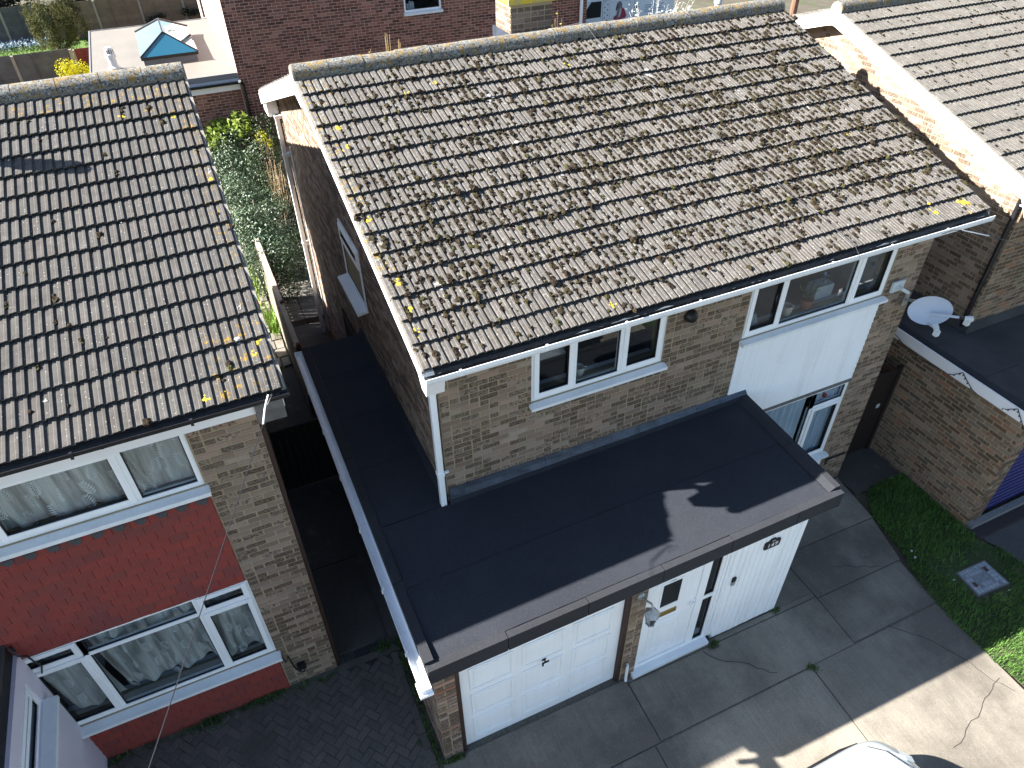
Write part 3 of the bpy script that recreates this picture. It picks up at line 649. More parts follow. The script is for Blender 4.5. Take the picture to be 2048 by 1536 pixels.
# -------- garage
ws = Wall(-.85, 3.77, -90)
mb = MB(); mb.box(-.85, -.62, -1.632, 3.76, -.5, 2.44); gside = mb.build('wall', m_mortar, H1)
B1.wall(ws, gside, m_brickp_o, m_brick_a, lay(0.0, 5.40, -.1, 2.4))
wp = Wall(0, -1.635, 0)
B1.wall(wp, gside, m_brickp_o, m_brick_a, lay(-.85, -.612, 0.0, 2.4))
mb = MB(wp.T); mb.box(1.625, 1.84, -.2, 0, -.5, 2.44); pier = mb.build('wall', m_mortar, H1)
B1.wall(wp, pier, m_brickp_o, m_brick_a, lay(1.626, 1.84, 0.0, 2.4))
mb = MB(); mb.box(4.0, 4.25, -1.60, -.001, -.5, 2.46); mb.box(-.6, 4.0, -1.45, -1.40, -.5, 2.44); mb.build('wall', m_wall_plain, H1)
mb = MB(wp.T); mb.box(-.612, -.56, -.12, -.012, -.2, 2.44); mb.box(1.568, 1.625, -.12, -.012, -.2, 2.44); mb.box(-.56, 1.568, -.12, -.012, 2.2, 2.44); mb.build('garage_door_frame', m_brown_wood, H1)
mb = MB(wp.T); mb.box(-.556, 1.564, -.11, -.065, -.0, 2.19); gd = mb.build('garage_door', m_upvc, H1)
for (a, b) in ((-.435, .105), (.218, .765), (.88, 1.415)):
    for (c, d) in ((.17, .645), (.745, 1.225), (1.315, 1.79), (1.88, 2.14)):
        mb = MB(wp.T); frame_bars(mb, a, b, c, d, .028, -.066, -.052); mb.box(a+.055, b-.055, -.066, -.058, c+.055, d-.055); bevel(mb.build('door_panel', m_upvc, gd), .006)
mb = MB(wp.T); mb.lathe([(.0, .0), (.03, 0), (.028, .012), (0, .014)], (.50, .065-.0, 1.31), 12); 
mb = MB(wp.T); mb.box(.475, .525, -.066, -.05, 1.285, 1.335); mb.box(.492, .508, -.05, -.01, 1.30, 1.32); mb.box(.455, .545, -.02, -.005, 1.302, 1.32); mb.box(.455, .475, -.02, -.005, 1.25, 1.31); mb.build('handle', m_handle_black, gd)
# -------- front door, side light and boarded wall
mb = MB(wp.T); frame_bars(mb, 1.845, 2.74, .07, 2.30, .065, -.09, -.025); frame_bars(mb, 2.742, 3.0, .07, 2.30, .05, -.09, -.028); mb.box(2.79, 2.955, -.088, -.03, 1.09, 1.165); dframe = mb.build('door_frame', m_upvc, H1)
for i, x in enumerate((3.003, 3.035, 3.067, 3.099)):
    mb = MB(wp.T); mb.box(x, x+.026, -.08, -.022-.006*(i % 2), .05, 2.38); mb.build('door_trim', m_upvc, dframe)
for c, d in ((.12, 1.09), (1.165, 2.25)):
    mb = MB(wp.T); mb.box(2.792, 2.953, -.062, -.058, c, d); mb.build('pane', m_glass_dark, dframe); mb = MB(wp.T); frame_bars(mb, 2.79, 2.955, c, d, .01, -.058, -.04); mb.build('glazing_gasket', m_black, dframe)
mb = MB(wp.T); mb.box(1.915, 2.672, -.085, -.045, .14, 2.235); leaf = bevel(mb.build('door', m_upvc, H1), .004)
mb = MB(wp.T); mb.box(1.908, 1.915, -.085, -.06, .14, 2.235); mb.box(2.672, 2.679, -.085, -.06, .14, 2.235); mb.build('door_gap', m_black, leaf)
T0 = wp.T
mb = MB(T0); gx0, gx1 = 2.10, 2.37
arch = [(gx0, 1.34), (gx1, 1.34)]+[(gx1-(gx1-gx0)*k/8, 1.80+.05*math.sin(math.pi*k/8)) for k in range(9)]
mb.add([(x, -.040, z) for x, z in arch], [tuple(range(len(arch)))]); mb.build('pane', m_glass_dark, leaf)
mb = MB(T0); frame_bars(mb, gx0-.03, gx1+.03, 1.31, 1.84, .028, -.046, -.036); mb.build('door_moulding', m_upvc, leaf)
mb = MB(T0); mb.tube([(1.99+ (2.48-1.99)*k/14, -.040, 1.86+.14*math.sin(math.pi*k/14)) for k in range(15)], .014, 6); mb.build('door_moulding', m_upvc, leaf)
mb = MB(T0); frame_bars(mb, 2.0, 2.47, .28, 1.02, .022, -.046, -.034); frame_bars(mb, 2.075, 2.395, .36, .94, .018, -.046, -.036); bevel(mb.build('door_panel', m_upvc, leaf), .005)
mb = MB(T0); frame_bars(mb, 2.08, 2.37, 1.125, 1.205, .012, -.046, -.03); mb.box(2.092, 2.358, -.046, -.036, 1.137, 1.193); mb.build('letter_plate', m_brass, leaf)
mb = MB(T0); mb.box(2.625, 2.66, -.046, -.030, .99, 1.22); mb.box(2.56, 2.65, -.02, -.002, 1.135, 1.155); mb.box(2.635, 2.65, -.032, -.01, 1.13, 1.16); mb.build('handle', m_upvc, leaf)
mb = MB(T0); mb.add([(1.80, -.05, .075), (3.02, -.05, .075), (3.02, .07, .055), (1.80, .07, .055), (1.80, -.05, -.1), (3.02, -.05, -.1), (3.02, .07, .0), (1.80, .07, .0)], [(0, 1, 2, 3)[::-1], (3, 2, 6, 7)[::-1], (0, 3, 7, 4), (1, 5, 6, 2), (4, 7, 6, 5)]); mb.build('door_sill', m_upvc_dirty, H1)
mb = MB(T0); mb.box(3.12, 4.25, -.06, -.018, -.05, 2.40); clad2 = mb.build('cladding', m_white_paint, H1)
nb = 12; bw = (4.25-3.128)/nb
for k in range(nb):
    mb = MB(T0); a = 3.128+k*bw; mb.box(a+.0035, a+bw-.0035, -.03, -.004, -.03+random.uniform(-.006, .006), 2.40); bevel(mb.build('cladding_board', m_white_paint, clad2), .004, 1)
# -------- small fixings
mb = MB(); mb.tube([(1.69, -1.655, .42), (1.69, -1.675, .40), (1.69, -1.68, .10), (1.69, -1.69, .03)], .02, 10); autosmooth(mb.build('overflow_pipe', m_upvc_dirty, H1))
mb = MB(); mb.lathe([(.0, .0), (.085, 0), (.085, .02), (.075, .055), (.05, .085), (.0, .09)], (3.13, -.005, 4.46), 18, axis=(0, -1, -.15)); autosmooth(mb.build('wall_vent', m_black, H1))
mb = MB(); mb.tube([(6.52, -.03, .55), (6.95, -.03, .55)], .014, 6); mb.tube([(6.54, -.03, .55), (6.54, -.03, .45)], .014, 6); mb.build('waste_pipe', m_black, H1)
mb = MB(); mb.tube([(2.98, -.004, 3.44), (2.98, -.035, 3.44), (2.99, -.04, 3.41)], .007, 5); mb.tube([(3.75, -.004, 2.985), (3.74, -.05, 3.0)], .006, 5); mb.build('wall_hook', m_black, H1)
# box end of the eaves at the left corner and the white square downpipe
def box_end(house, x0, x1, dy, dz, mat):
    mb = MB(); mb.prism([(dy-.335, 4.99+dz), (dy-.335, 4.83+dz), (dy-.29, 4.66+dz), (dy-.16, 4.66+dz), (dy+.02, 4.93+dz), (dy+.02, 5.05+dz)], 'x', x0, x1); return mb.build('eaves_box_end', mat, house)
box_end(H1, -.20, -.012, 0, 0, m_board)
mb = MB(); mb.box(-.105, -.035, -.055, .015, 2.72, 4.72); dp = bevel(mb.build('downpipe', m_upvc, H1), .008)
mb = MB(); mb.tube([(-.07, -.02, 4.70), (-.07, -.06, 4.80), (-.07, -.36, 4.90)], .036, 8); mb.build('pipe_bend', m_upvc, dp)
for z in (3.22, 4.45):
    mb = MB(); mb.box(-.112, -.03, -.062, .02, z, z+.05); mb.box(-.03, .03, -.03, -.006, z+.005, z+.03); mb.build('pipe_clip', m_upvc, dp)
mb = MB(); mb.box(-.125, -.05, 7.93, 8.0, -.1, 4.75); dp2 = bevel(mb.build('downpipe', m_upvc, H1), .008)
for z in (4.72, 4.02, 2.2):
    mb = MB(); mb.box(-.132, -.0, 7.92, 8.01, z-.03, z+.03); mb.build('pipe_clip', m_upvc, dp2)
mb = MB(); mb.box(-.215, -.03, 8.02, 8.46, 4.72, 4.98); mb.build('eaves_box_end', m_board, H1)
mb = MB(); mb.box(-.03, -.005, 7.55, 7.60, .3, 4.3); mb.build('cable_trunking', m_upvc, H1)
# chimney stack on the rear slope
mb = MB(); mb.box(3.24, 3.93, 5.20, 5.75, 5.6, 6.86); ch = mb.build('chimney', m_mortar, H1)
m_brickc = brick_mat('chimney_brick', 'obj', [(0, (.22, .16, .12)), (.5, (.16, .13, .10)), (1, (.27, .20, .16))], (.07, .055, .045), .5)
for wall, a, b in ((Wall(3.24, 5.20, 0), 0, .69), (Wall(3.24, 5.75, -90), 0, .55), (Wall(3.93, 5.2, 90), 0, .55)):
    for c, z, L in lay(a, b, 6.30, 6.70): 
        o = link(bpy.data.objects.new('brick', brick_mesh(L, m_brickc))); place(o, Matrix.Translation(Vector(wall.T(c, 0, z)))@wall.R, ch)
m_capl = M('lichen_cap', (.30, .28, .22), .95, n=((20, .2, 4),), patches=(((.52, .40, .03), 7, .40, .52),), bump=(60, .5))
mb = MB(); mb.box(3.19, 3.98, 5.15, 5.80, 6.72, 6.80); mb.box(3.22, 3.95, 5.18, 5.77, 6.80, 6.90); mb.build('chimney_cap', m_capl, ch)
mb = MB(); mb.box(3.215, 3.955, 5.165, 5.19, 6.05, 6.32); mb.box(3.20, 3.228, 5.165, 5.80, 6.02, 6.32); mb.build('lead_flashing', m_lead, ch)
for dx_ in (-.17, .17):
    mb = MB(); mb.lathe([(.0, 0), (.12, 0), (.105, .2), (.115, .3), (.09, .3), (.085, .05), (0, .05)], (3.585+dx_, 5.475, 6.90), 14); autosmooth(mb.build('chimney_pot', M('terracotta', (.28, .12, .07), .8, n=((9, .2, 3),)), ch))
mb = MB(); mb.lathe([(.0, 0), (.055, 0), (.055, .52), (.075, .52), (.075, .60), (.06, .66), (.0, .68)], (6.90, 5.0, 5.9), 14); autosmooth(mb.build('soil_vent_pipe', M('grey_plastic', (.42, .44, .46), .5), H1))
B1.finish()
# ================================================================== LEFT HOUSE
DX, DY, DZ = -8.814, .116, .156
H2 = thing('house', (DX+3.5, 4.0, 0.1), 'left brick house with red shingle cladding, patterned net curtains and grey tiled roof', 'house', 'detached houses along the street')
roof2, R2 = shell(H2, DX, DY, DZ, (m_tilel_o, m_tilel_a, m_tilel_y), 11, 'black', ytest=lambda i, j, nc: i > nc-4 and (j < 3 or j > 12 or i == nc-1) or j == 14, wx=(0, 7.059))
B2 = Bricks(H2)
wf2 = Wall(0, DY, 0)      # u is world x
XR = -1.755
hol2 = [(-5.30, -2.40, 4.02, 4.95), (-4.74, -2.375, .94, 2.44)]
mb = MB(wf2.T); holed(mb, DX+.003, XR-.003, -.5, 4.86+DZ, hol2, -.25, 0); front2 = mb.build('wall', m_mortar, H2)
B2.wall(wf2, front2, m_brick_o, m_brick_a, lay(-2.385, XR-.003, .0, 4.98))
B2.wall(wf2, front2, m_brick_o, m_brick_a, lay(-5.9, -4.83, 2.9, 4.98, [(-5.30, -2.4, 3.9, 5)]))
gt2 = gable_top(DX, DY, DZ)
gable(H2, XR-.25, XR, DY+.004, DY+7.72, -.5, gt2, 4.1+DY).build('wall', m_wall_plain, H2)
gable(H2, DX, DX+.25, DY+.004, DY+8.05, -.5, gt2, 4.1+DY).build('wall', m_wall_plain, H2)
mb = MB(); mb.box(DX+.26, XR-.26, DY+7.5, DY+7.718, -.5, 4.86+DZ); mb.build('wall', m_wall_plain, H2)
mb = MB(); mb.box(XR-.0, XR+.045, DY+.02, DY+.10, .0, 4.75); mb.build('cable_cover', m_brown_wood, H2)
box_end(H2, XR+.01, XR+.26, DY, DZ, M('grey_weathered_plastic', (.12, .12, .12), .5, n=((8, .3, 4),)))
def leaf_motif(cx, cz, s, rot, d, T, mb):
    """fern sprig woven into the net: a stem with pairs of pointed leaflets"""
    c, n = math.cos(rot), math.sin(rot)
    def P(x, z): return (cx+s*(x*c-z*n), d(cx+s*(x*c-z*n)), cz+s*(x*n+z*c))
    mb.add([P(-.012, -.5), P(.012, -.5), P(.008, .5), P(-.008, .5)], [(0, 1, 2, 3)])
    for k in range(6):
        z = -.34+k*.145; L = .30-.035*abs(k-1.6)
        for sg in (-1, 1): mb.add([P(0, z), P(sg*L*.55, z+.05), P(sg*L, z+.20), P(sg*L*.45, z+.16)], [(0, 1, 2, 3)])
    mb.add([P(-.05, .42), P(.05, .42), P(0, .62)], [(0, 1, 2)])
def sheer(name, col, op):
    t = NT(name); t.t.nodes.remove(t.bsdf); d = t.n('ShaderNodeBsdfDiffuse'); d.inputs[0].default_value = (*col, 1); tr = t.n('ShaderNodeBsdfTransparent'); mx = t.n('ShaderNodeMixShader')
    mp = t.n('ShaderNodeMapping'); mp.inputs['Scale'].default_value = (13, 13, .8); t.t.links.new(t.pos, mp.inputs[0]); t.l(t.rng(t.noise(1.0, 2, .5, mp.outputs[0]), .35, .65, op*.55, min(1, op*1.3)), mx.inputs[0]); t.t.links.new(tr.outputs[0], mx.inputs[1]); t.t.links.new(d.outputs[0], mx.inputs[2]); t.t.links.new(mx.outputs[0], t.out.inputs[0]); return t.mat  # upright opacity streaks put the shading of the folds into the net
m_net = sheer('net_curtain', (.74, .70, .65), .74); m_netleaf = sheer('net_curtain_leaf', (.92, .91, .89), .92)
def net(win, T, u0, u1, z0, z1, amp, freq, seed, sway=0.0, size=.20, flat=False):
    rr = random.Random(seed); n = 90; m = 10; vs = []; fs = []; ph = [rr.uniform(0, 6.3) for _ in range(3)]
    dd = lambda u: -.15+amp*(math.sin(freq*u+ph[0])+.5*math.sin(freq*2.3*u+ph[1]))
    for j in range(m+1):
        for i in range(n+1):
            u = u0+(u1-u0)*i/n; v = j/m; x = u+sway*(1-v)**2
            vs.append(T(x, dd(u)*1.0-.02*(1-v)*amp/.02*0.3, z0+(z1-z0)*v))
    for j in range(m):
        for i in range(n): a = j*(n+1)+i; fs.append((a, a+1, a+n+2, a+n+1))
    mb = MB(T); k = 0
    for r_ in range(int((z1-z0)/.17)+1):
        c_ = int((u1-u0)/.24)+1
        for q in range(c_):
            u = u0+.06+(q+.5*(r_ % 2))*.24+rr.uniform(-.02, .02); z = z0+.08+r_*.17+rr.uniform(-.02, .02)
            if u0+.06 < u < u1-.06 and z < z1-.06: v = (z-z0)/(z1-z0); leaf_motif(u+sway*(1-v)**2, z, size*rr.uniform(.85, 1.0), rr.uniform(-.2, .35), lambda x: dd(x)+.012, T, mb)
    nv = len(vs); me_v = vs+mb.v; me_f = fs+[tuple(i+nv for i in f) for f in mb.f]
    o = meshobj('net_curtain', me_v, me_f, [m_net, m_netleaf], win, [0]*len(fs)+[1]*len(mb.f)); 
w4 = window(H2, wf2.T, -5.30, -2.40, 4.02, 4.95, [(-5.30, -4.15, 4.02, 4.85, None), (-4.15, -2.985, 4.02, 4.75, 'r'), (-2.985, -2.40, 4.02, 4.85, None)], room=(1.4, m_room, True), sill=(.10, .05), handle=False)
mb = MB(wf2.T); mb.box(-4.12, -3.0, -.085, -.012, 4.75, 4.90); mb.box(-3.9, -3.14, -.012, -.004, 4.82, 4.828, 1); mb.build('window_head', [m_upvc, m_black], w4)
net(w4, wf2.T, -5.25, -2.93, 4.05, 4.86, .030, 17, 3, .12, .21); net(w4, wf2.T, -2.93, -2.44, 4.05, 4.88, .004, 9, 5, 0, .22)
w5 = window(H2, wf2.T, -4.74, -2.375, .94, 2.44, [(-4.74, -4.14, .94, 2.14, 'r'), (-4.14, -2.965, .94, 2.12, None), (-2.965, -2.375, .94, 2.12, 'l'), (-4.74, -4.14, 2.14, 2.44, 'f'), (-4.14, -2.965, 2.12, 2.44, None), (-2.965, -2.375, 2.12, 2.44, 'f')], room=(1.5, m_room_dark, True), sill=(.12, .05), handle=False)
net(w5, wf2.T, -4.70, -4.17, 1.05, 2.42, .035, 14, 7, .1, .20); net(w5, wf2.T, -4.12, -3.0, 1.12, 2.42, .042, 15, 9, .10, .21); net(w5, wf2.T, -2.94, -2.40, 1.02, 2.42, .035, 14, 11, -.10, .20)
# red felt shingles, tab by tab
m_sh = NT('red_shingle'); _r = m_sh.rnd('obj')
_c = m_sh.ramp(_r, [(0, (.225, .045, .036)), (.5, (.250, .049, .037)), (.85, (.205, .047, .040)), (1, (.165, .047, .042))])
_mp = m_sh.n('ShaderNodeMapping'); _mp.inputs['Scale'].default_value = (1.6, 1.6, 11); m_sh.t.links.new(m_sh.pos, _mp.inputs[0]); _c = m_sh.mix(m_sh.math('MULTIPLY', m_sh.rng(m_sh.noise(1.0, 4, .7, _mp.outputs[0]), .46, .70), .8), _c, (.150, .052, .046)); _c = m_sh.scale(_c, m_sh.rng(m_sh.noise(180, 2), .3, .7, .72, 1.28)); m_sh.bump(m_sh.noise(200, 3), .4, .004)
m_shingle = m_sh.done(_c, .9, .25)
def shingles(parent, T, u0, u1, z0, z1, tab=.166, exp=.125):
    n = int(math.ceil((z1-z0)/exp)); cnt = 0
    for j in range(n):
        zt = z1-j*exp; zb = max(z0, zt-exp-.012); u = u0-(tab*.5 if j % 2 else 0)
        while u < u1:
            a, b = max(u, u0)+.002, min(u+tab, u1)-.002; u += tab
            if b-a < .03: continue
            w = random.uniform(-.004, .004); lift = random.uniform(0, .003)
            mb = MB(T); mb.add([(a, .004, zt), (b, .004, zt), (b, .019+lift, zb+w), (a, .019+lift, zb+w), (a, .002, zb+w), (b, .002, zb+w)], [(0, 1, 2, 3), (3, 2, 5, 4), (0, 3, 4), (1, 5, 2)])
            mb.build('shingle', m_shingle, parent)
mb = MB(wf2.T); mb.box(-4.81, -2.395, -.02, .003, 2.46, 3.95); mb.box(-4.81, -2.395, -.02, .003, .06, .86); shp = mb.build('shingle_cladding', m_sh.mat, H2)
shingles(shp, wf2.T, -4.81, -2.395, 2.46, 3.90); shingles(shp, wf2.T, -4.81, -2.395, .06, .86)
m_scallop = M('grey_felt_tab', (.06, .065, .07), .9, n=((90, .4, 2),))
for k in range(13):
    u = -2.48-k*.19; mb = MB(wf2.T); pts = [(u+.055*math.cos(a), .026, 3.865+.075*math.sin(a)) for a in np.linspace(math.pi, 2*math.pi, 9)]; mb.add(pts, [tuple(range(9))]); mb.build('felt_tab', m_scallop, shp)
mb = MB(wf2.T); mb.box(-4.86, -1.76, -.0, .05, -.1, .065); mb.build('plinth', M('dirty_concrete', (.12, .115, .105), .95, n=((6, .25, 5), (60, .2, 3)), patches=(((.05, .07, .03), 6, .52, .65),)), H2)
mb = MB(wf2.T); mb.box(-2.22, -2.12, .0, .05, .40, .52); mb.tube([(-2.36, .02, .86), (-2.33, .03, .66), (-2.28, .03, .78), (-2.26, .03, .50), (-2.22, .03, .36), (-2.16, .04, .33), (-2.14, .03, .42)], .009, 5); mb.build('cable_box', m_black, H2)
# flue outside the frame whose shadow falls on the left roof
mb = MB(); mb.tube([(-4.55, 3.55, 6.0), (-4.55, 3.55, 7.25)], .06, 10); mb.lathe([(0, -.02), (.09, -.02), (.105, .02), (.105, .16), (.07, .2), (.09, .22), (.09, .30), (.05, .34), (0, .34)], (-4.55, 3.55, 7.22), 14); autosmooth(mb.build('flue', m_steel, H2))
# porch at the far left: rendered wall with a slim high window and black felt roof
m_render = M('lilac_render', (.60, .56, .62), .85, n=((2, .05, 4), (60, .05, 3)), patches=(((.35, .32, .33), 4, .66, .85),), bump=(90, .25))
wps = Wall(-4.62, -1.55, 90)
mb = MB(wps.T); holed(mb, 0, 1.66, -.5, 2.56, [(.30, 1.45, 1.94, 2.36)], -.2, 0); mb.build('wall', m_render, H2)
mb = MB(); mb.box(-8.6, -4.83, -1.55, -1.35, -.5, 2.56); mb.build('wall', m_render, H2)
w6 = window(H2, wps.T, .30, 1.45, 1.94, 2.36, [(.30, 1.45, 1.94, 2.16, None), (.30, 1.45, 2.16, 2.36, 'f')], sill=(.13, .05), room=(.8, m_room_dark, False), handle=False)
mb = MB(); mb.box(-9.7, -4.66, -1.76, DY-.002, 2.56, 2.74); po = mb.build('porch_roof', m_black_felt, H2)
mb = MB(); mb.box(-9.7, -4.72, -1.75, DY-.003, 2.741, 2.75); mb.build('felt_sheet', m_felt_old, po); mb = MB(); mb.box(-4.72, -4.655, -1.77, DY-.004, 2.735, 2.775); mb.build('felt_trim', m_felt_old, po)
mb = MB(); mb.tube([(-4.63, .07, 2.72), (-4.58, .02, 2.62), (-4.54, .05, 2.55), (-4.53, .07, 2.40), (-4.50, .07, 2.30), (-4.56, .10, 2.14)], .010, 5); mb.tube([(-4.60, .06, 2.75), (-4.60, .06, 2.66)], .014, 5); mb.build('cable', m_handle_black, H2)
B2.finish()
# ================================================================== RIGHT HOUSE
EX, EY, EZ = 8.955, .11, -.20
H3 = thing('house', (EX+3.5, 4.1, -.15), 'brick house at the right with white barge board, pale tiled roof and blue garage door', 'house', 'detached houses along the street')
roof3, R3 = shell(H3, EX, EY, EZ, (m_tiler_o, m_tiler_a, None), 21, 'black', thin=False)
B3 = Bricks(H3)
gt3 = gable_top(EX, EY, EZ)
gl3 = gable(H3, EX, EX+.25, EY+.004, EY+8.05, -.6, gt3, 4.1+EY).build('wall', m_mortar, H3)
wl3 = Wall(EX, EY+8.05, -90)
B3.wall(wl3, gl3, m_brick_o, m_brick_a, lay(0.0, 8.045, 2.3, 6.2, [], lambda u, z: z+.06 < gt3(EY+8.05-u)-.12))
wf3 = Wall(0, EY, 0); h3 = [(EX+1.08, EX+2.83, 3.66, 4.54)]
mb = MB(wf3.T); holed(mb, EX+.003, EX+7.03, -.6, 4.66, h3, -.25, 0); f3 = mb.build('wall', m_mortar, H3)
B3.wall(wf3, f3, m_brickr_o, m_brickr_a, lay(EX+.006, EX+3.6, 2.3, 4.6, h3))
window(H3, wf3.T, EX+1.08, EX+2.83, 3.66, 4.54, [(EX+1.08, EX+1.9, 3.66, 4.46, 'r'), (EX+1.9, EX+2.83, 3.66, 4.46, None)], room=(1.5, m_room_dark, True))
gable(H3, EX+6.785, EX+7.034, EY+.004, EY+8.05, -.6, gt3, 4.1+EY).build('wall', m_wall_plain, H3)
mb = MB(); mb.box(EX+.26, EX+6.78, EY+7.8, EY+8.049, -.6, 4.6); mb.build('wall', m_wall_plain, H3)
box_end(H3, EX-.20, EX-.012, EY, EZ, m_board)
mb = MB(); mb.tube([(EX-.045, EY+.07, 4.75), (EX-.045, EY+.07, 2.42)], .036, 10); mb.tube([(EX-.045, EY+.07, 4.70), (EX-.045, EY-.36, 4.82)], .034, 8); mb.lathe([(.0, 0), (.05, 0), (.05, .05), (0, .05)], (EX-.045, EY+.07, 3.2), 10); autosmooth(mb.build('downpipe', m_black, H3))
GX = 8.12
wg3 = Wall(GX, 3.8, -90)
mb = MB(); mb.box(GX, GX+.23, -1.70, 3.79, -.7, 2.24); gs3 = mb.build('wall', m_mortar, H3)
B3.wall(wg3, gs3, m_brickr_o, m_brickr_a, lay(0, 5.505, -.15, 2.22))
wp3 = Wall(0, -1.705, 0)
B3.wall(wp3, gs3, m_brickr_o, m_brickr_a, lay(GX, GX+.30, -.1, 2.2))
mb = MB(wp3.T); mb.box(GX+.235, GX+.30, -.2, -.001, -.7, 2.24); mb.box(GX+2.5, GX+5.2, -.2, 0, -.7, 2.24); mb.build('wall', m_wall_plain, H3)
m_blue = M('blue_door_paint', (.018, .018, .115), .4, n=((3, .08, 3),))
mb = MB(wp3.T); mb.box(GX+.31, GX+2.49, -.12, -.07, -.05, 2.1); bd = mb.build('garage_door', m_blue, H3)
for k in range(20):
    mb = MB(wp3.T); z = -.03+k*.105; mb.box(GX+.315, GX+2.485, -.071, -.055, z, z+.088); bevel(mb.build('door_rib', m_blue, bd), .006, 1)
mb = MB(wp3.T); mb.box(GX+.02, GX+2.6, .002, .10, -.6, -.02); mb.build('threshold', M('grey_step', (.16, .16, .16), .9, n=((30, .25, 4),)), H3)
mb = MB(wp3.T); mb.box(GX-.02, GX+2.6, .102, .28, -.6, -.10); mb.build('threshold', M('dark_step', (.025, .02, .022), .8, n=((20, .3, 4),)), H3)
# flat roof of its garage with white fascia
mb = MB(); mb.box(GX-.06, GX+5.4, -1.80, EY-.002, 2.15, 2.33); mb.box(GX-.06, EX-.002, EY+.0, 3.8, 2.15, 2.33); fr3 = mb.build('flat_roof', m_black_felt, H3)
for x0, x1, y0, y1 in ((GX+.1, 10.3, -1.7, -.85), (GX+.1, 10.3, -.845, EY-.08), (10.305, 13.3, -1.7, EY-.08), (GX+.1, EX-.08, EY-.075, 1.2), (GX+.1, EX-.08, 1.205, 3.78)):
    mb = MB(); mb.box(x0, x1, y0, y1, 2.331, 2.340+random.uniform(0, .002)); mb.build('felt_sheet', m_felt_old, fr3)
for a, b in ((-1.80, -.62), (-.615, .55), (.555, 1.7), (1.705, 3.8)):
    mb = MB(); mb.add([(GX-.065, a, 2.34), (GX-.02, a, 2.375), (GX+.04, a, 2.375), (GX+.10, a, 2.338), (GX-.065, b, 2.34), (GX-.02, b, 2.375), (GX+.04, b, 2.375), (GX+.10, b, 2.338)], [(0, 4, 5, 1), (1, 5, 6, 2), (2, 6, 7, 3), (0, 1, 2, 3), (7, 6, 5, 4)]); mb.build('felt_trim', m_felt_edge, fr3)
mb = MB(); mb.box(GX-.085, GX-.062, -1.80, 3.8, 2.165, 2.345); mb.build('fascia', m_board, fr3)
mb = MB(); mb.box(GX-.08, GX+5.4, -1.825, -1.802, 2.165, 2.345); mb.build('fascia', m_board, fr3)
mb = MB(); mb.add([(EX+.0, EY-.07, 2.34), (EX+5, EY-.07, 2.34), (EX+5, EY-.012, 2.50), (EX, EY-.012, 2.50)], [(0, 1, 2, 3)]); mb.add([(EX-.07, EY-.07, 2.34), (EX-.07, 3.8, 2.34), (EX-.012, 3.8, 2.50), (EX-.012, EY-.012, 2.50)], [(0, 3, 2, 1)]); mb.add([(EX-.07, EY-.07, 2.34), (EX, EY-.07, 2.34), (EX, EY-.012, 2.5), (EX-.012, EY-.012, 2.5)], [(0, 1, 2, 3)]); mb.build('felt_upstand', m_felt_old, fr3)
B3.finish()
# ================================================================== GROUND
def sheet(name, x0, x1, y0, y1, mat, lift=0.0, nx=40, ny=40, kind='structure', parent=None):
    xs = np.linspace(x0, x1, nx); ys = np.linspace(y0, y1, ny)
    vs = [(x, y, gz(x, y)+lift) for y in ys for x in xs]
    fs = [(j*nx+i, j*nx+i+1, (j+1)*nx+i+1, (j+1)*nx+i) for j in range(ny-1) for i in range(nx-1)]
    o = meshobj(name, vs, fs, mat, parent)
    if kind: o['kind'] = kind
    return o
m_earth = M('earth', (.075, .062, .045), .98, n=((1.5, .25, 5), (40, .25, 4)), patches=(((.05, .07, .025), 2.2, .5, .62),), bump=(40, .5, .03))
m_far = M('far_ground', (.10, .095, .075), .98, n=((.05, .3, 4),))
xs = [-400, -60, -30]; 
far = sheet('ground', -300, 300, -200, 400, m_far, -.55, 7, 7)
gr = sheet('ground', -40, 45, -30, 60, m_earth, -.045, 90, 100)
# concrete driveway, slab by slab
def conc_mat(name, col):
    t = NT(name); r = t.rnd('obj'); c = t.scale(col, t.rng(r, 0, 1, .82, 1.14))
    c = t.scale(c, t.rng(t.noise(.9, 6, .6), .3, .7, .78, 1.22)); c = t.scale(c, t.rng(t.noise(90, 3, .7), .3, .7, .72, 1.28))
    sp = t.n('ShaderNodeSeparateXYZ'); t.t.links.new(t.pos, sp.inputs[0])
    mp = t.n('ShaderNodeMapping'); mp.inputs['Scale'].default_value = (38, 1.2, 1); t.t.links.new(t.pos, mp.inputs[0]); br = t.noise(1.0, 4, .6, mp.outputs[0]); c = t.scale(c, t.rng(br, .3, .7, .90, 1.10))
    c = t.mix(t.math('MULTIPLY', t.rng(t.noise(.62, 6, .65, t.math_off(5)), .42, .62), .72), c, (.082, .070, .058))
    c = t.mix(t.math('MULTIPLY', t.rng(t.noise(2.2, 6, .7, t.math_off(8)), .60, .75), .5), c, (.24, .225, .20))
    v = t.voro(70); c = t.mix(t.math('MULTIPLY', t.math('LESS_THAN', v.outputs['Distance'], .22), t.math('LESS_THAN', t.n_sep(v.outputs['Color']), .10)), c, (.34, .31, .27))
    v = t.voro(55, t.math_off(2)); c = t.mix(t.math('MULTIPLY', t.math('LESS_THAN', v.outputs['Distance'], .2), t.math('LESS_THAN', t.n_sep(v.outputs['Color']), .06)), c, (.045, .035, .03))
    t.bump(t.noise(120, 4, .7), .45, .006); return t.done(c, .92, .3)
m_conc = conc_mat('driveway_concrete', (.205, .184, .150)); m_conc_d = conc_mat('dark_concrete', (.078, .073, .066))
drive = sheet('driveway', -.95, 6.62, -9, .05, M('joint_dirt', (.11, .10, .082), .98, n=((30, .3, 4),)), -.012, 20, 20)
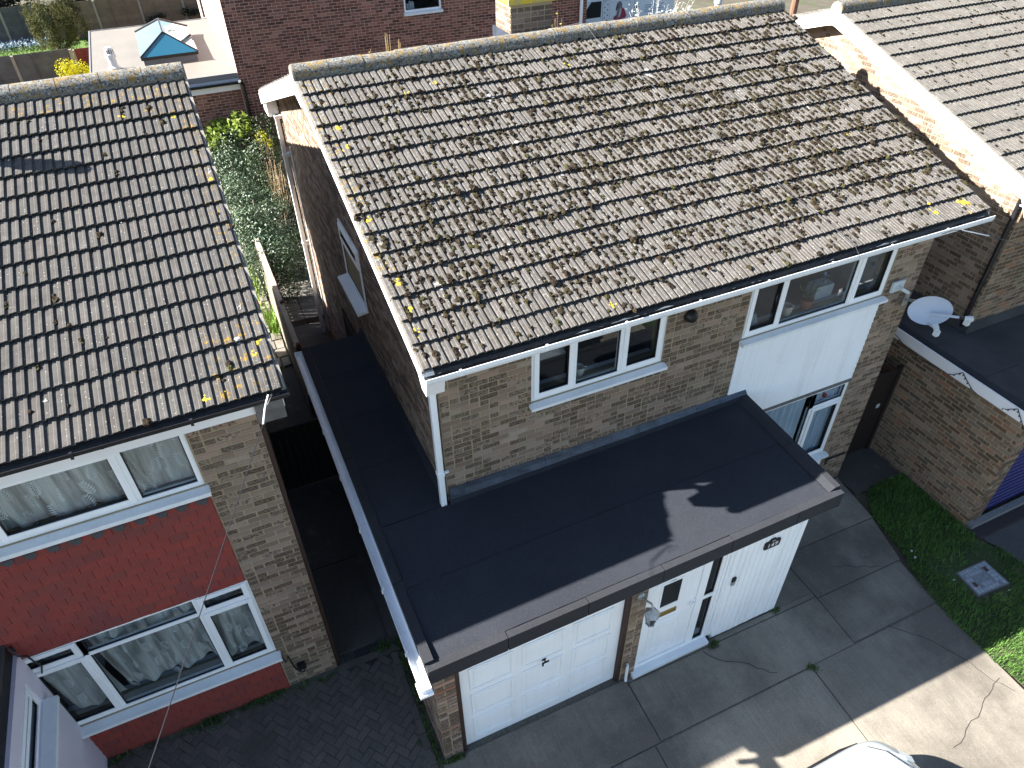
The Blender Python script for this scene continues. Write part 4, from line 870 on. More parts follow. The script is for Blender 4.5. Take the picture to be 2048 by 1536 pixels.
def slab_piece(parent, pts, mat, lift=0.0, th=.05, name='concrete_slab', sub=6):
    """pts: four corners (x, y) anticlockwise; subdivided to follow the fall of the ground"""
    vs = []; fs = []
    for j in range(sub+1):
        for i in range(sub+1):
            a, b = i/sub, j/sub; x = (1-a)*(1-b)*pts[0][0]+a*(1-b)*pts[1][0]+a*b*pts[2][0]+(1-a)*b*pts[3][0]; y = (1-a)*(1-b)*pts[0][1]+a*(1-b)*pts[1][1]+a*b*pts[2][1]+(1-a)*b*pts[3][1]
            vs.append((x, y, gz(x, y)+lift))
    n = sub+1
    for j in range(sub):
        for i in range(sub): q = j*n+i; fs.append((q, q+1, q+n+1, q+n))
    b0 = len(vs); rim = [i for i in range(n)]+[j*n+sub for j in range(1, n)]+[sub*n+i for i in range(sub-1, -1, -1)]+[j*n for j in range(sub-1, 0, -1)]
    vs += [(vs[i][0], vs[i][1], vs[i][2]-th) for i in rim]
    for k in range(len(rim)): k2 = (k+1) % len(rim); fs.append((rim[k2], rim[k], b0+k, b0+k2))
    return meshobj(name, vs, fs, mat, parent)
S = [[(-.90, -2.53), (1.70, -2.53), (1.70, -1.66), (-.90, -1.66)], [(1.72, -2.52), (4.955, -2.52), (4.955, -1.73), (1.72, -1.73)], [(1.72, -1.715), (4.955, -1.715), (4.955, -1.645), (1.72, -1.645)],
     [(4.975, -2.50), (6.55, -2.50), (6.62, -1.76), (4.975, -1.76)], [(4.975, -1.745), (6.64, -1.745), (6.88, -.95), (4.975, -.95)], [(4.27, -.935), (6.90, -.935), (7.02, -.02), (4.27, -.02)], [(4.27, -1.64), (4.96, -1.64), (4.96, -.95), (4.27, -.95)],
     [(1.62, -6.0), (4.145, -6.0), (4.145, -2.545), (1.62, -2.545)], [(4.165, -6.0), (6.72, -6.0), (6.55, -2.53), (4.165, -2.53)], [(-.90, -6.0), (1.60, -6.0), (1.60, -2.55), (-.90, -2.55)],
     [(-.90, -9), (2.2, -9), (2.2, -6.02), (-.90, -6.02)], [(2.22, -9), (6.7, -9), (6.7, -6.02), (2.22, -6.02)]]
for k, s_ in enumerate(S): slab_piece(drive, s_, m_conc, random.uniform(-.004, .006))
# hairline cracks and oil spots on the slabs
m_crack = M('crack_dirt', (.05, .045, .04), .98)
for (x, y), (dx_, dy_), n in (((5.6, -2.5), (.06, -.11), 14), ((2.9, -1.75), (.07, -.06), 11), ((1.1, -2.55), (-.05, -.12), 16), ((6.3, -1.75), (-.09, .05), 10), ((5.1, -4.1), (.11, .03), 14)):
    pts = []
    for k in range(n): pts.append((x, y, gz(x, y)+.003)); x += dx_+random.uniform(-.05, .05); y += dy_+random.uniform(-.04, .04)
    mb = MB(); mb.tube(pts, .004, 4); mb.build('crack', m_crack, drive)
# alley strip between the left and middle houses, dark concrete
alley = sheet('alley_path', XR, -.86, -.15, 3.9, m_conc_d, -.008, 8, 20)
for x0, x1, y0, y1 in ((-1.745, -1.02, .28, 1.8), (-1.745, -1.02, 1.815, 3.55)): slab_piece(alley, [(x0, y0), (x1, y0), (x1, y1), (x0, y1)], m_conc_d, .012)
# left block-paved driveway: herringbone
def pav_mat(name, src):
    t = NT(name); r = t.rnd(src); c = t.ramp(r, [(0, (.088, .078, .072)), (.5, (.102, .089, .080)), (1, (.118, .100, .088))]); c = t.scale(c, t.rng(t.noise(70, 4, .7), .3, .7, .7, 1.3))
    c = t.mix(t.math('MULTIPLY', t.rng(t.noise(1.6, 5, .6), .5, .7), .6), c, (.04, .045, .028)); v = t.voro(24); c = t.mix(t.math('MULTIPLY', t.math('LESS_THAN', v.outputs['Distance'], .12), t.math('LESS_THAN', t.n_sep(v.outputs['Color']), .04)), c, (.4, .4, .38)); t.bump(t.noise(120, 4), .4, .005); return t.done(c, .9, .3)
m_pav, m_pav_a = pav_mat('block_paver', 'obj'), pav_mat('block_paver_joined', 'attr')
pdr = sheet('paved_driveway', -9, -.955, -9, .11, M('mossy_sand', (.11, .105, .085), .98, n=((20, .3, 4),), patches=(((.035, .05, .02), 5, .5, .6),)), -.008, 30, 30)
items = []; ca, sa = math.cos(math.radians(38)), math.sin(math.radians(38)); w = .1
for i in range(-120, 121):
    for j in range(-120, 121):
        k = (i-j) % 4
        if k == 0: cx, cy, hx, hy = (i+1.0)*w, (j+.5)*w, w-.004, w/2-.004
        elif k == 3: cx, cy, hx, hy = (i+.5)*w, (j+1.0)*w, w/2-.004, w-.004
        else: continue
        # lay as herringbone: horizontal bricks where (i-j)%4==0, vertical where 2
        X, Y = -3.2+cx*ca-cy*sa, -1.4+cx*sa+cy*ca
        if -8.9 < X < -1.06 and -8.9 < Y < .02: items.append((apparent((X, Y, gz(X, Y)), (0, 0, 1)), X, Y, hx, hy))
items.sort(key=lambda t: -t[0])
_pm = {}
def paver_mesh(hx, hy):
    k = (round(hx, 3), round(hy, 3))
    if k not in _pm:
        e = .004; vs = [(-hx, -hy, -.03), (hx, -hy, -.03), (hx, hy, -.03), (-hx, hy, -.03), (-hx, -hy, -e), (hx, -hy, -e), (hx, hy, -e), (-hx, hy, -e), (-hx+e, -hy+e, 0), (hx-e, -hy+e, 0), (hx-e, hy-e, 0), (-hx+e, hy-e, 0)]
        fs = [(8, 9, 10, 11)]+[(a, (a-4+1) % 4+4, (a-4+1) % 4+8, a+4) for a in (4, 5, 6, 7)]+[(a, (a+1) % 4, (a+1) % 4+4, a+4) for a in range(4)]
        me = bpy.data.meshes.new('paver'); me.from_pydata(vs, [], fs); me.materials.append(m_pav); _pm[k] = (me, np.array(vs), fs)
    return _pm[k]
R38 = Matrix.Rotation(math.radians(38), 4, 'Z')
for s_, X, Y, hx, hy in items[:300]:
    o = link(bpy.data.objects.new('paver', paver_mesh(hx, hy)[0])); place(o, Matrix.Translation((X, Y, gz(X, Y)+random.uniform(-.003, .003)))@R38@Matrix.Rotation(random.uniform(-.01, .01), 4, 'X'), pdr)
V = []; F = []; A = []; b = 0; R3x = np.array(R38)[:3, :3]
for s_, X, Y, hx, hy in items[300:]:
    me, vs, fs = paver_mesh(hx, hy); V.append(vs@R3x.T+np.array((X, Y, gz(X, Y)+random.uniform(-.003, .003)))); F += [tuple(b+i for i in f) for f in fs]; b += len(vs); A += [random.random()]*len(fs)
meshobj('paver', np.concatenate(V), F, m_pav_a, pdr, kind='stuff', attr=A)
# edging stones of the paved drive
for y in np.arange(-8.8, .0, .205):
    mb = MB(); z = gz(-1.0, y); mb.box(-1.045, -.955, y, y+.197, z-.05, z+random.uniform(-.002, .006)); mb.build('edging_stone', m_pav, pdr)
for x in np.arange(-1.74, -1.06, .205):
    mb = MB(); z = gz(x, .17); mb.box(x, x+.198, .03, .125, z-.05, z+.006); mb.build('edging_stone', m_pav, pdr)
# linear drain
dg = thing('drain_grating', (-1.4, .2, .05), 'black slotted drain channel across the alley mouth between the left and middle houses', 'drain')
mb = MB(); mb.box(-1.66, -1.06, .135, .255, .03, .052); mb.build('channel', m_black, dg)
for k in range(20):
    mb = MB(); x = -1.645+k*.029; mb.box(x, x+.012, .145, .245, .052, .064); mb.build('bar', m_steel if False else M('dark_iron', (.03, .03, .03), .6) if k == 0 else bpy.data.materials['dark_iron'], dg)
# grass strip at the right
m_grass_soil = M('turf', (.030, .045, .014), .98, n=((3, .3, 5), (60, .4, 3)), patches=(((.075, .06, .04), 2.6, .6, .7),))
def edge_x(y): return np.interp(y, [-9, -3.82, -3.51, -2.9, -2.26, -1.56, -.92, -.4], [6.85, 6.675, 6.61, 6.57, 6.60, 6.84, 6.93, 7.35])
def edge_r(y): return np.interp(y, [-9, -2.6, -2.2, -1.95, -1.9, 0], [9.0, 8.40, 8.28, 8.02, 8.10, 8.10])
ys = np.linspace(-8.5, -.42, 50); vs = []; fs = []
for y in ys:
    for k in range(9): x = edge_x(y)+(edge_r(y)-edge_x(y))*k/8; vs.append((x, y, gz(x, y)-.004+.03*math.sin(math.pi*k/8)))
for j in range(len(ys)-1):
    for i in range(8): a = j*9+i; fs.append((a, a+1, a+10, a+9))
tur = meshobj('lawn_strip', vs, fs, m_grass_soil); tur['kind'] = 'structure'
def grass_mat(name, a, b):
    t = NT(name); c = t.mix(t.rnd('attr'), a, b); c = t.scale(c, t.rng(t.noise(1.3, 4), .3, .7, .7, 1.3)); t.done(c, .7, .3)
    t.bsdf.inputs['Subsurface Weight'].default_value = 0.0; return t.mat
m_blade = grass_mat('grass_blade', (.040, .105, .016), (.10, .19, .035))
def blades(name, pts, hmin, hmax, w, mat, lean=.5, label=None, seed=1):
    rs = np.random.RandomState(seed); n = len(pts); P = np.asarray(pts); a = rs.uniform(0, 6.283, n); h = rs.uniform(hmin, hmax, n); l = rs.uniform(.1, lean, n)*h
    dx, dy = np.cos(a), np.sin(a); px, py = -dy*w/2, dx*w/2
    V = np.zeros((n, 5, 3)); V[:, 0] = P+np.stack([px, py, 0*a], 1); V[:, 1] = P-np.stack([px, py, 0*a], 1)
    mid = P+np.stack([dx*l*.35, dy*l*.35, h*.6], 1); V[:, 2] = mid-np.stack([px, py, 0*a], 1)*.75; V[:, 3] = mid+np.stack([px, py, 0*a], 1)*.75; V[:, 4] = P+np.stack([dx*l, dy*l, h], 1)
    idx = np.arange(n)*5; F = [(i, i+1, i+2, i+3) for i in idx]+[(i+3, i+2, i+4) for i in idx]; at = np.concatenate([rs.uniform(0, 1, n)]*2)
    o = meshobj(name, V.reshape(-1, 3), F, mat, attr=at, kind='stuff'); 
    if label: o['label'] = label
    return o
rs = np.random.RandomState(4); pts = []
MH = [(7.231, -2.278), (7.839, -2.297), (7.82, -2.762), (7.182, -2.722)]
while len(pts) < 17000:
    y = rs.uniform(-5.2, -.45); x = rs.uniform(edge_x(y)-.04, edge_r(y)+.02)
    if 7.15 < x < 7.87 and -2.80 < y < -2.24: continue
    if 7.0 < x < 8.3 and -2.28 < y < -2.0 and rs.rand() < .75: continue
    if (x-7.95)**2/.03+(y+2.35)**2/.05 < 1 and rs.rand() < .8: continue
    k = (x-edge_x(y))/(edge_r(y)-edge_x(y)); pts.append((x, y, gz(x, y)-.006+.03*math.sin(math.pi*min(max(k, 0), 1))))
blades('grass', pts, .035, .10, .009, m_blade, .9, 'green grass growing on the strip between the two driveways')
# right neighbour's tarmac drive
m_tar = M('tarmac', (.055, .054, .056), .95, n=((1.2, .2, 5), (120, .4, 2)), specks=(((.2, .2, .2), 60, .2, .1),), bump=(150, .5, .005))
rd = meshobj('neighbour_driveway', [(8.42, -9, gz(9, -9)-.01), (16, -9, gz(12, -9)-.01), (16, -1.72, gz(12, -1.72)-.01), (8.16, -1.90, gz(8.2, -1.9)-.01), (8.30, -2.2, gz(8.3, -2.2)-.01), (8.42, -2.6, gz(8.4, -2.6)-.01)], [(0, 1, 2, 3, 4, 5)], m_tar); rd['kind'] = 'structure'
# manhole cover in the grass
mh = thing('manhole_cover', (7.52, -2.51, gz(7.5, -2.5)), 'rusty grey galvanised manhole cover set in the grass strip', 'manhole cover')
m_mh = M('galvanised_cover', (.30, .33, .35), .55, n=((9, .25, 5), (60, .2, 3)), metal=.35, patches=(((.10, .07, .06), 8, .60, .72),))
def quad_in(a, b): 
    return [tuple((1-a)*(1-b)*MH[0][i]+a*(1-b)*MH[1][i]+a*b*MH[2][i]+(1-a)*b*MH[3][i] for i in (0, 1)) for _ in (0,)][0]
def mh_plate(mb, a0, a1, b0, b1, z0, z1):
    c = [quad_in(a0, b0), quad_in(a1, b0), quad_in(a1, b1), quad_in(a0, b1)]; zb = gz(7.5, -2.5)+.05
    mb.add([(x, y, zb+z0) for x, y in c]+[(x, y, zb+z1) for x, y in c], [(3, 2, 1, 0)[::-1], (4, 5, 6, 7), (0, 1, 5, 4), (1, 2, 6, 5), (2, 3, 7, 6), (3, 0, 4, 7)])
mb = MB(); mh_plate(mb, 0, 1, 0, 1, -.04, 0.0); mb.build('frame', M('rusty_rim', (.10, .085, .08), .8, n=((20, .3, 4),)), mh)
mb = MB(); mh_plate(mb, .03, .97, .03, .97, 0.001, .012); pl = mb.build('plate', M('cover_groove', (.17, .185, .195), .8, n=((30, .3, 4),)), mh)
for k in range(6):
    for j in range(9):
        if (k in (2, 3) and 1 < j < 7) or random.random() < .12: continue
        a, b_ = .06+j*.098, .09+k*.15; mb = MB(); mh_plate(mb, a, a+.082, b_-.03, b_+.095, .012, .016); mb.build('tread', m_mh, pl)
for (a, b_) in ((.18, .62), (.78, .30)):
    mb = MB(); mh_plate(mb, a-.05, a+.05, b_-.09, b_+.09, .012, .0165); mb.build('key_hole', M('rust', (.06, .035, .03), .9) if a < .5 else bpy.data.materials['rust'], pl)
# small litter and weeds along the edge of the grass
for k, (x, y, lab) in enumerate(((6.90, -1.72, 'white paper scrap lying at the grass edge nearest the porch'), (6.86, -1.83, 'crushed clear plastic cup lying on the driveway edge of the grass'), (7.10, -2.36, 'small crushed can lying in bare soil left of the manhole cover'), (7.75, -2.83, 'pale wrapper lying on the lower corner of the manhole cover'))):
    mb = MB(); z = gz(x, y)+.03; n = 7; ring = [(x+.03*random.uniform(.5, 1)*math.cos(6.283*i/n), y+.022*random.uniform(.5, 1)*math.sin(6.283*i/n), z+random.uniform(-.005, .02)) for i in range(n)]
    mb.add(ring+[(x, y, z+.035), (x+.01, y, z-.01)], [(i, (i+1) % n, n) for i in range(n)]+[((i+1) % n, i, n+1) for i in range(n)])
    tag(mb.build('litter', M('litter_%s' % 'abcd'[k], ((.7, .7, .7), (.45, .5, .5), (.3, .35, .36), (.6, .62, .58))[k], .4)), lab, 'litter')
# weeds
m_weed = grass_mat('weed_leaf', (.03, .07, .012), (.07, .12, .03))
wp_ = []
def strip(x0, y0, x1, y1, n, sp):
    for i in range(n): t = rs.rand(); x, y = x0+(x1-x0)*t+rs.randn()*sp, y0+(y1-y0)*t+rs.randn()*sp; wp_.append((x, y, gz(x, y)+.002))
strip(-.93, -1.7, -.90, .2, 700, .02); strip(-.88, -1.68, -.6, -1.68, 140, .02); strip(-4.7, .03, -1.8, .05, 320, .03); strip(3.04, -1.76, 3.14, -1.72, 130, .025); strip(4.1, -2.53, 4.2, -2.57, 70, .03); strip(4.2, -1.68, 4.32, -1.66, 60, .02); strip(-3.5, .06, -3.3, .03, 200, .05); strip(-2.9, .07, -2.5, .07, 220, .04); strip(-1.2, .12, -1.0, .16, 160, .04)
blades('weeds', wp_, .02, .07, .012, m_weed, 1.0, 'small weeds rooted along wall feet and paving edges', 5)
# ================================================================== REAR HOUSE WITH EXTENSION
H4 = thing('house', (5.3, 20, 0), 'dark red brick house behind, with a small white window and a flat-roofed extension', 'house')
w7 = Wall(0, 16.0, 0)
mb = MB(w7.T); holed(mb, .06, 10.75, -.5, 6.6, [(4.88, 5.98, 4.25, 5.4)], -.25, 0); rw = mb.build('wall', m_mortar_red, H4)
B4 = Bricks(H4)
for c, z, L in lay(.065, 10.75, 1.1, 6.3, [(4.88, 5.98, 4.2, 5.4)]): B4.items.append((0, w7, rw, m_brickd_a, m_brickd_a, c, z, L))
m_side = M('sunlit_side_brick', (.45, .35, .32), .9, n=((30, .12, 4),), bump=(30, .5, .02))  # brick side wall, its sun glare put into a paler colour
mb = MB(); mb.box(.06, .30, 16.003, 26, -.5, 6.6); mb.build('wall', m_side, H4)
for c, z, L in lay(0, 9.9, 2.9, 6.5): 
    pass
mb = MB(); mb.box(10.50, 10.75, 16.003, 26, -.5, 6.6); mb.box(.31, 10.49, 25.7, 25.99, -.5, 6.6); mb.build('wall', m_wall_red, H4)
mb = MB(); mb.prism([(15.7, 6.6), (26.3, 6.6), (21, 8.6)], 'x', -.2, 11.0); mb.build('roof', m_tile_a, H4)
window(H4, w7.T, 4.88, 5.98, 4.27, 5.4, [(4.88, 5.98, 4.27, 5.4, None)], room=(1.2, m_room_dark, True), sill=(.07, .06), handle=False)
for x, h, lab in ((5.02, .16, 'short white bottle, leftmost inside the rear house window'), (5.10, .22, 'tall white bottle, middle one inside the rear house window'), (5.18, .20, 'white bottle, rightmost inside the rear house window')):
    mb = MB(); mb.lathe([(.0, 0), (.04, 0), (.045, h*.8), (.02, h), (0, h)], (x, 16.16, 4.30), 8); tag(autosmooth(mb.build('toiletry_bottle', m_sill_in)), lab, 'bottle', 'bottles inside the rear window')
mb = MB(); mb.tube([(10.52, 15.93, -.2), (10.52, 15.93, 6.2)], .05, 8); autosmooth(mb.build('downpipe', m_upvc, H4))
mb = MB(); mb.tube([(.13, 15.90, .2), (.13, 15.90, 3.02), (.05, 15.80, 3.14)], .045, 8); autosmooth(mb.build('downpipe', m_black, H4))
# extension
wx_ = Wall(0, 16.12, 0)
mb = MB(); mb.box(-3.40, .055, 16.12, 22.40, -.5, 3.12); ew = mb.build('wall', m_mortar_red, H4)
for c, z, L in lay(-3.38, .05, .6, 3.0, share=.06): B4.items.append((0, wx_, ew, m_brickd_a, m_brickd_a, c, z, L))
m_grp = M('beige_roof_membrane', (.165, .15, .13), .6, n=((1.5, .06, 5), (9, .04, 4)))
mb = MB(); mb.box(-3.52, .055, 16.06, 22.5, 3.13, 3.29); er = mb.build('flat_roof', m_grp, H4)
m_grp_edge = M('grey_edge_trim', (.16, .17, .18), .5)
mb = MB(); mb.box(-3.54, .054, 16.03, 16.058, 3.17, 3.30); mb.build('edge_trim', m_grp_edge, er); mb = MB(); mb.box(-3.56, -3.522, 16.03, 22.52, 3.17, 3.31); mb.build('edge_trim', m_grp_edge, er); mb = MB(); mb.box(-3.52, .054, 22.502, 22.53, 3.17, 3.31); mb.build('edge_trim', m_grp_edge, er)
mb = MB(); mb.box(-3.5, .054, 16.0, 16.028, 3.03, 3.165); mb.build('fascia', M('pale_blue_grey', (.33, .38, .44), .5), er)
mb = MB(); mb.prism([(15.99-math.cos(a)*.06, 3.09-math.sin(a)*.07) for a in np.linspace(0, math.pi, 9)], 'x', -3.5, .14); mb.build('gutter', m_black, er)
mb = MB(); mb.box(-3.4, .054, 16.05, 16.115, 2.86, 3.02); mb.build('fascia', m_board, er)
# glass roof lantern
RL = thing('skylight', (-1.45, 19.2, 3.3), 'pyramid glass skylight with black frame on the beige flat roof', 'skylight')
x0, x1, y0, y1, zb, zt, ya, yb, xm = -2.20, -.70, 17.67, 20.68, 3.52, 3.97, 18.22, 19.85, -1.46
mb = MB(); mb.box(x0+.05, x1-.05, y0+.05, y1-.05, 3.292, zb-.06); mb.build('kerb', M('grey_kerb', (.13, .13, .14), .6), RL)
mb = MB(); frame_bars(MB(), 0, 1, 0, 1, .1, 0, .1); mb.box(x0, x1, y0, y0+.07, zb-.06, zb+.02); mb.box(x0, x1, y1-.07, y1, zb-.06, zb+.02); mb.box(x0, x0+.07, y0+.07, y1-.07, zb-.06, zb+.02); mb.box(x1-.07, x1, y0+.07, y1-.07, zb-.06, zb+.02); mb.build('base_frame', m_black, RL)
m_lant = M('tinted_roof_glass', (.02, .10, .16), .05, spec=1.0); m_lant2 = glass_mat('clear_roof_glass', (.45, .62, .66), 1.6, .02)
for nm, pts, mt in (('front', [(x0, y0, zb), (x1, y0, zb), (xm, ya, zt)], m_lant), ('left', [(x0, y1, zb), (x0, y0, zb), (xm, ya, zt), (xm, yb, zt)], m_lant2), ('right', [(x1, y0, zb), (x1, y1, zb), (xm, yb, zt), (xm, ya, zt)], m_lant2), ('back', [(x1, y1, zb), (x0, y1, zb), (xm, yb, zt)], m_lant2)):
    mb = MB(); mb.add([(a, b, c+.02) for a, b, c in pts], [tuple(range(len(pts)))]); mb.build('pane', mt, RL)
mb = MB(); mb.add([(-1.80, 17.93, 3.70), (-1.12, 17.93, 3.70), (-1.46, 18.16, 3.89)], [(0, 1, 2)]); 
for a, b in (((x0, y0, zb+.03), (xm, ya, zt+.03)), ((x1, y0, zb+.03), (xm, ya, zt+.03)), ((x0, y1, zb+.03), (xm, yb, zt+.03)), ((x1, y1, zb+.03), (xm, yb, zt+.03)), ((xm, ya, zt+.03), (xm, yb, zt+.03))):
    mb = MB(); mb.tube([a, b], .022, 6); mb.build('glazing_bar', m_black, RL)
m_cowl = M('pale_plastic', (.50, .54, .55), .5)
vc = thing('vent_cowl', (-2.92, 17.88, 3.3), 'pale grey vent cowl with slots on the beige flat roof', 'vent')
mb = MB(); mb.lathe([(.0, 0), (.15, 0), (.15, .06), (.105, .10), (.105, .30), (.135, .31), (.135, .40), (.11, .42), (.11, .52), (.08, .57), (0, .58)], (-2.92, 17.88, 3.29), 20); autosmooth(mb.build('body', m_cowl, vc))
for k in range(12):
    a = 6.283*k/12; mb = MB(); c = Vector((-2.92+.108*math.cos(a), 17.88+.108*math.sin(a), 3.71)); t_ = Vector((-math.sin(a), math.cos(a), 0))*.012
    n_ = Vector((math.cos(a), math.sin(a), 0))*.004; mb.add([tuple(c-t_+n_), tuple(c+t_+n_), tuple(c+t_+n_+Vector((0, 0, .1))), tuple(c-t_+n_+Vector((0, 0, .1)))], [(0, 1, 2, 3)]); mb.build('slot', m_black, vc)
B4.finish(0)
def dish(name, c, nrm, r, label, wall_pt, arm_len, big, asp=.92):
    D = thing(name, c, label, 'satellite dish'); n = Vector(nrm).normalized(); a = n.cross(Vector((0, 0, 1))).normalized(); b = a.cross(n).normalized(); C0 = Vector(c)
    if b.z < 0: b = -b
    mat_ = M('grey_dish_mesh' if big else 'white_dish', (.42, .47, .55) if big else (.50, .50, .48), .5, n=((3, .06, 4),))
    K, Rn = 36, 7; vs = []; fs = []
    for side in (0, 1):
        for i in range(Rn+1):
            q = i/Rn
            for k in range(K): t = 6.283185*k/K; vs.append(tuple(C0+a*(r*q*math.cos(t))+b*(r*asp*q*math.sin(t))+n*(.16*r*(q*q-1)-.012*side)))
    for i in range(Rn):
        for k in range(K):
            p, q_ = i*K+k, i*K+(k+1) % K; fs.append((p, q_, q_+K, p+K)); o_ = (Rn+1)*K; fs.append((o_+p+K, o_+q_+K, o_+q_, o_+p))
    for k in range(K): p, q_ = Rn*K+k, Rn*K+(k+1) % K; fs.append((p, q_, q_+(Rn+1)*K, p+(Rn+1)*K))
    autosmooth(meshobj('reflector', vs, fs, mat_, D), 60)
    wp = Vector(wall_pt); bk = C0-n*.13
    mb = MB(); mb.tube([tuple(C0-n*(.16*r)), tuple(bk), tuple(wp+(bk-wp)*.45+Vector((0, 0, .04))), tuple(wp)], .022, 8); mb.box(wp.x-.05, wp.x+.05, wp.y-.012, wp.y+.0, wp.z-.10, wp.z+.10); mb.build('mount', m_steel, D)
    low = C0-b*(r*asp*.9)
    ends = [(low, low+n*arm_len+b*.02)] if not big else [(low, low+n*.24-b*.03), (C0-a*.02-b*.04, C0-a*(r*1.38)-b*(r*.22)+n*.16)]
    for k, (s0, tip) in enumerate(ends):
        mb = MB(); mb.tube([tuple(s0), tuple(s0.lerp(tip, .80))], .018 if not big or k else .014, 8); mb.build('arm', mat_, D)
        mb = MB(); mb.tube([tuple(s0.lerp(tip, .78)), tuple(s0.lerp(tip, .95))], .024, 8); mb.build('receiver_neck', m_cowl if k == 0 else m_black, D)
        mb = MB(); d = (C0-tip).normalized() if k == 0 else (tip-s0).normalized(); mb.lathe([(.0, -.03), (.030, -.03), (.038, .03), (.038, .07), (0, .08)], tuple(tip), 12, axis=tuple(d)); mb.box(tip.x-.03, tip.x+.03, tip.y-.05, tip.y+.01, tip.z-.09, tip.z-.01); autosmooth(mb.build('receiver', m_cowl, D))
    return D, a, b, n
dish('satellite_dish', (-.30, 22.9, 4.38), (-.5, -.75, .42), .36, 'small white satellite dish on the side of the dark red brick house', (.05, 23.0, 4.2), .3, False)
mb = MB(); mb.tube([(-.02, 22.7, 3.3), (-.02, 22.7, 5.6)], .04, 8); mb.build('downpipe', m_brown_wood, H4)
# ================================================================== FENCES, GARDENS BEHIND
m_fence = M('weathered_fence_board', (.17, .125, .085), .9, n=((3, .15, 4), (40, .2, 3)), rand=.12, bump=(50, .4)); m_fence_g = M('grey_fence_board', (.085, .085, .082), .9, n=((3, .2, 4), (40, .2, 3)), rand=.12); m_post = M('concrete_post', (.27, .24, .20), .95, n=((14, .15, 4),)); m_redf = M('red_stained_board', (.13, .025, .018), .8, rand=.1, n=((9, .2, 4),))
def fence(x0, x1, y, zb, h, label, mats, pitch=1.93, boards=9, group=None, postw=.10):
    F = thing('fence', ((x0+x1)/2, y, zb), label, 'fence', group); n = max(1, int(round((x1-x0)/pitch))); L = (x1-x0)/n
    for k in range(n+1):
        mb = MB(); mb.box(x0+k*L-postw/2, x0+k*L+postw/2, y-.05, y+.05, zb-.3, zb+h+.04); mb.build('post', m_post, F)
    for k in range(n):
        mat_ = mats[k % len(mats)]; a, b = x0+k*L+postw/2, x0+(k+1)*L-postw/2; bh = h/boards
        for j in range(boards):
            zz = zb+.05+j*bh; w0 = random.uniform(-.012, .012); mb = MB(); mb.add([(a, y-.028, zz+w0), (b, y-.028, zz-w0), (b, y-.010, zz+bh+.02), (a, y-.010, zz+bh+.02), (a, y-.008, zz+w0), (b, y-.008, zz-w0), (b, y+.004, zz+bh+.02), (a, y+.004, zz+bh+.02)], [(0, 1, 2, 3), (7, 6, 5, 4), (0, 4, 5, 1), (3, 2, 6, 7), (0, 3, 7, 4), (1, 5, 6, 2)]); mb.build('board', mat_, F)
        for t_ in (.33, .67):
            mb = MB(); xx = a+(b-a)*t_; mb.box(xx-.02, xx+.02, y-.052, y-.03, zb+.05, zb+h+.03); mb.build('batten', mat_, F)
fence(-15.5, -5.85, 36.5, -.1, 1.68, 'grey garden fence at the far left beyond the bushy conifer', [m_fence_g], group=None)
fence(-5.85, 9.6, 36.5, -.15, 1.68, 'brown lap-panel fence with posts beyond the beige flat roof', [m_fence])
fence(-12.4, -4.72, 27.3, 0, 1.72, 'grey fence with pale concrete posts just beyond the left ridge', [m_fence_g])
fence(-4.62, -3.60, 27.4, 0, 1.66, 'short red-stained fence panel beside the yellow shrub', [m_redf], 1.0, 6, None, .06)
lawn = sheet('rear_lawn', -16, -3.6, 27.6, 36.3, M('sunny_lawn', (.08, .14, .02), .95, n=((.7, .2, 4), (30, .35, 3)), bump=(30, .6, .05)), .02, 20, 20)
rs2 = np.random.RandomState(12)
blades('grass', [(x, y, gz(x, y)+.02) for x, y in zip(rs2.uniform(-12, -5, 5000), rs2.uniform(32.5, 36.2, 5000))], .05, .12, .025, grass_mat('lawn_blade', (.06, .14, .012), (.13, .21, .03)), .9, 'bright sunlit grass of the far left garden', 13)
# leaf clouds
def leaf_mat(name, a, b, rough=.5, spec=.5, trans=.25):
    t = NT(name); c = t.mix(t.rnd('attr'), a, b); c = t.scale(c, t.rng(t.noise(2.5, 3), .3, .7, .75, 1.25)); t.done(c, rough, spec)
    if trans:
        tl = t.n('ShaderNodeBsdfTranslucent'); t.t.links.new(c, tl.inputs[0]); mx = t.n('ShaderNodeMixShader'); mx.inputs[0].default_value = trans; t.t.links.new(t.bsdf.outputs[0], mx.inputs[1]); t.t.links.new(tl.outputs[0], mx.inputs[2]); t.t.links.new(mx.outputs[0], t.out.inputs[0])
    return t.mat
def leaves(P, N, size, seed, aspect=.55):
    rs = np.random.RandomState(seed); n = len(P); s = size*rs.uniform(.6, 1.3, n)[:, None]
    N = N+rs.randn(n, 3)*.55; N /= np.linalg.norm(N, axis=1)[:, None]+1e-9; R = rs.randn(n, 3); U = np.cross(N, R); U /= np.linalg.norm(U, axis=1)[:, None]+1e-9; Vv = np.cross(N, U)
    V = np.zeros((n, 4, 3)); V[:, 0] = P-U*s*.5; V[:, 1] = P+Vv*s*aspect*.5+N*s*.06; V[:, 2] = P+U*s*.5; V[:, 3] = P-Vv*s*aspect*.5+N*s*.06
    F = [(i*4, i*4+1, i*4+2, i*4+3) for i in range(n)]; return V.reshape(-1, 3), F
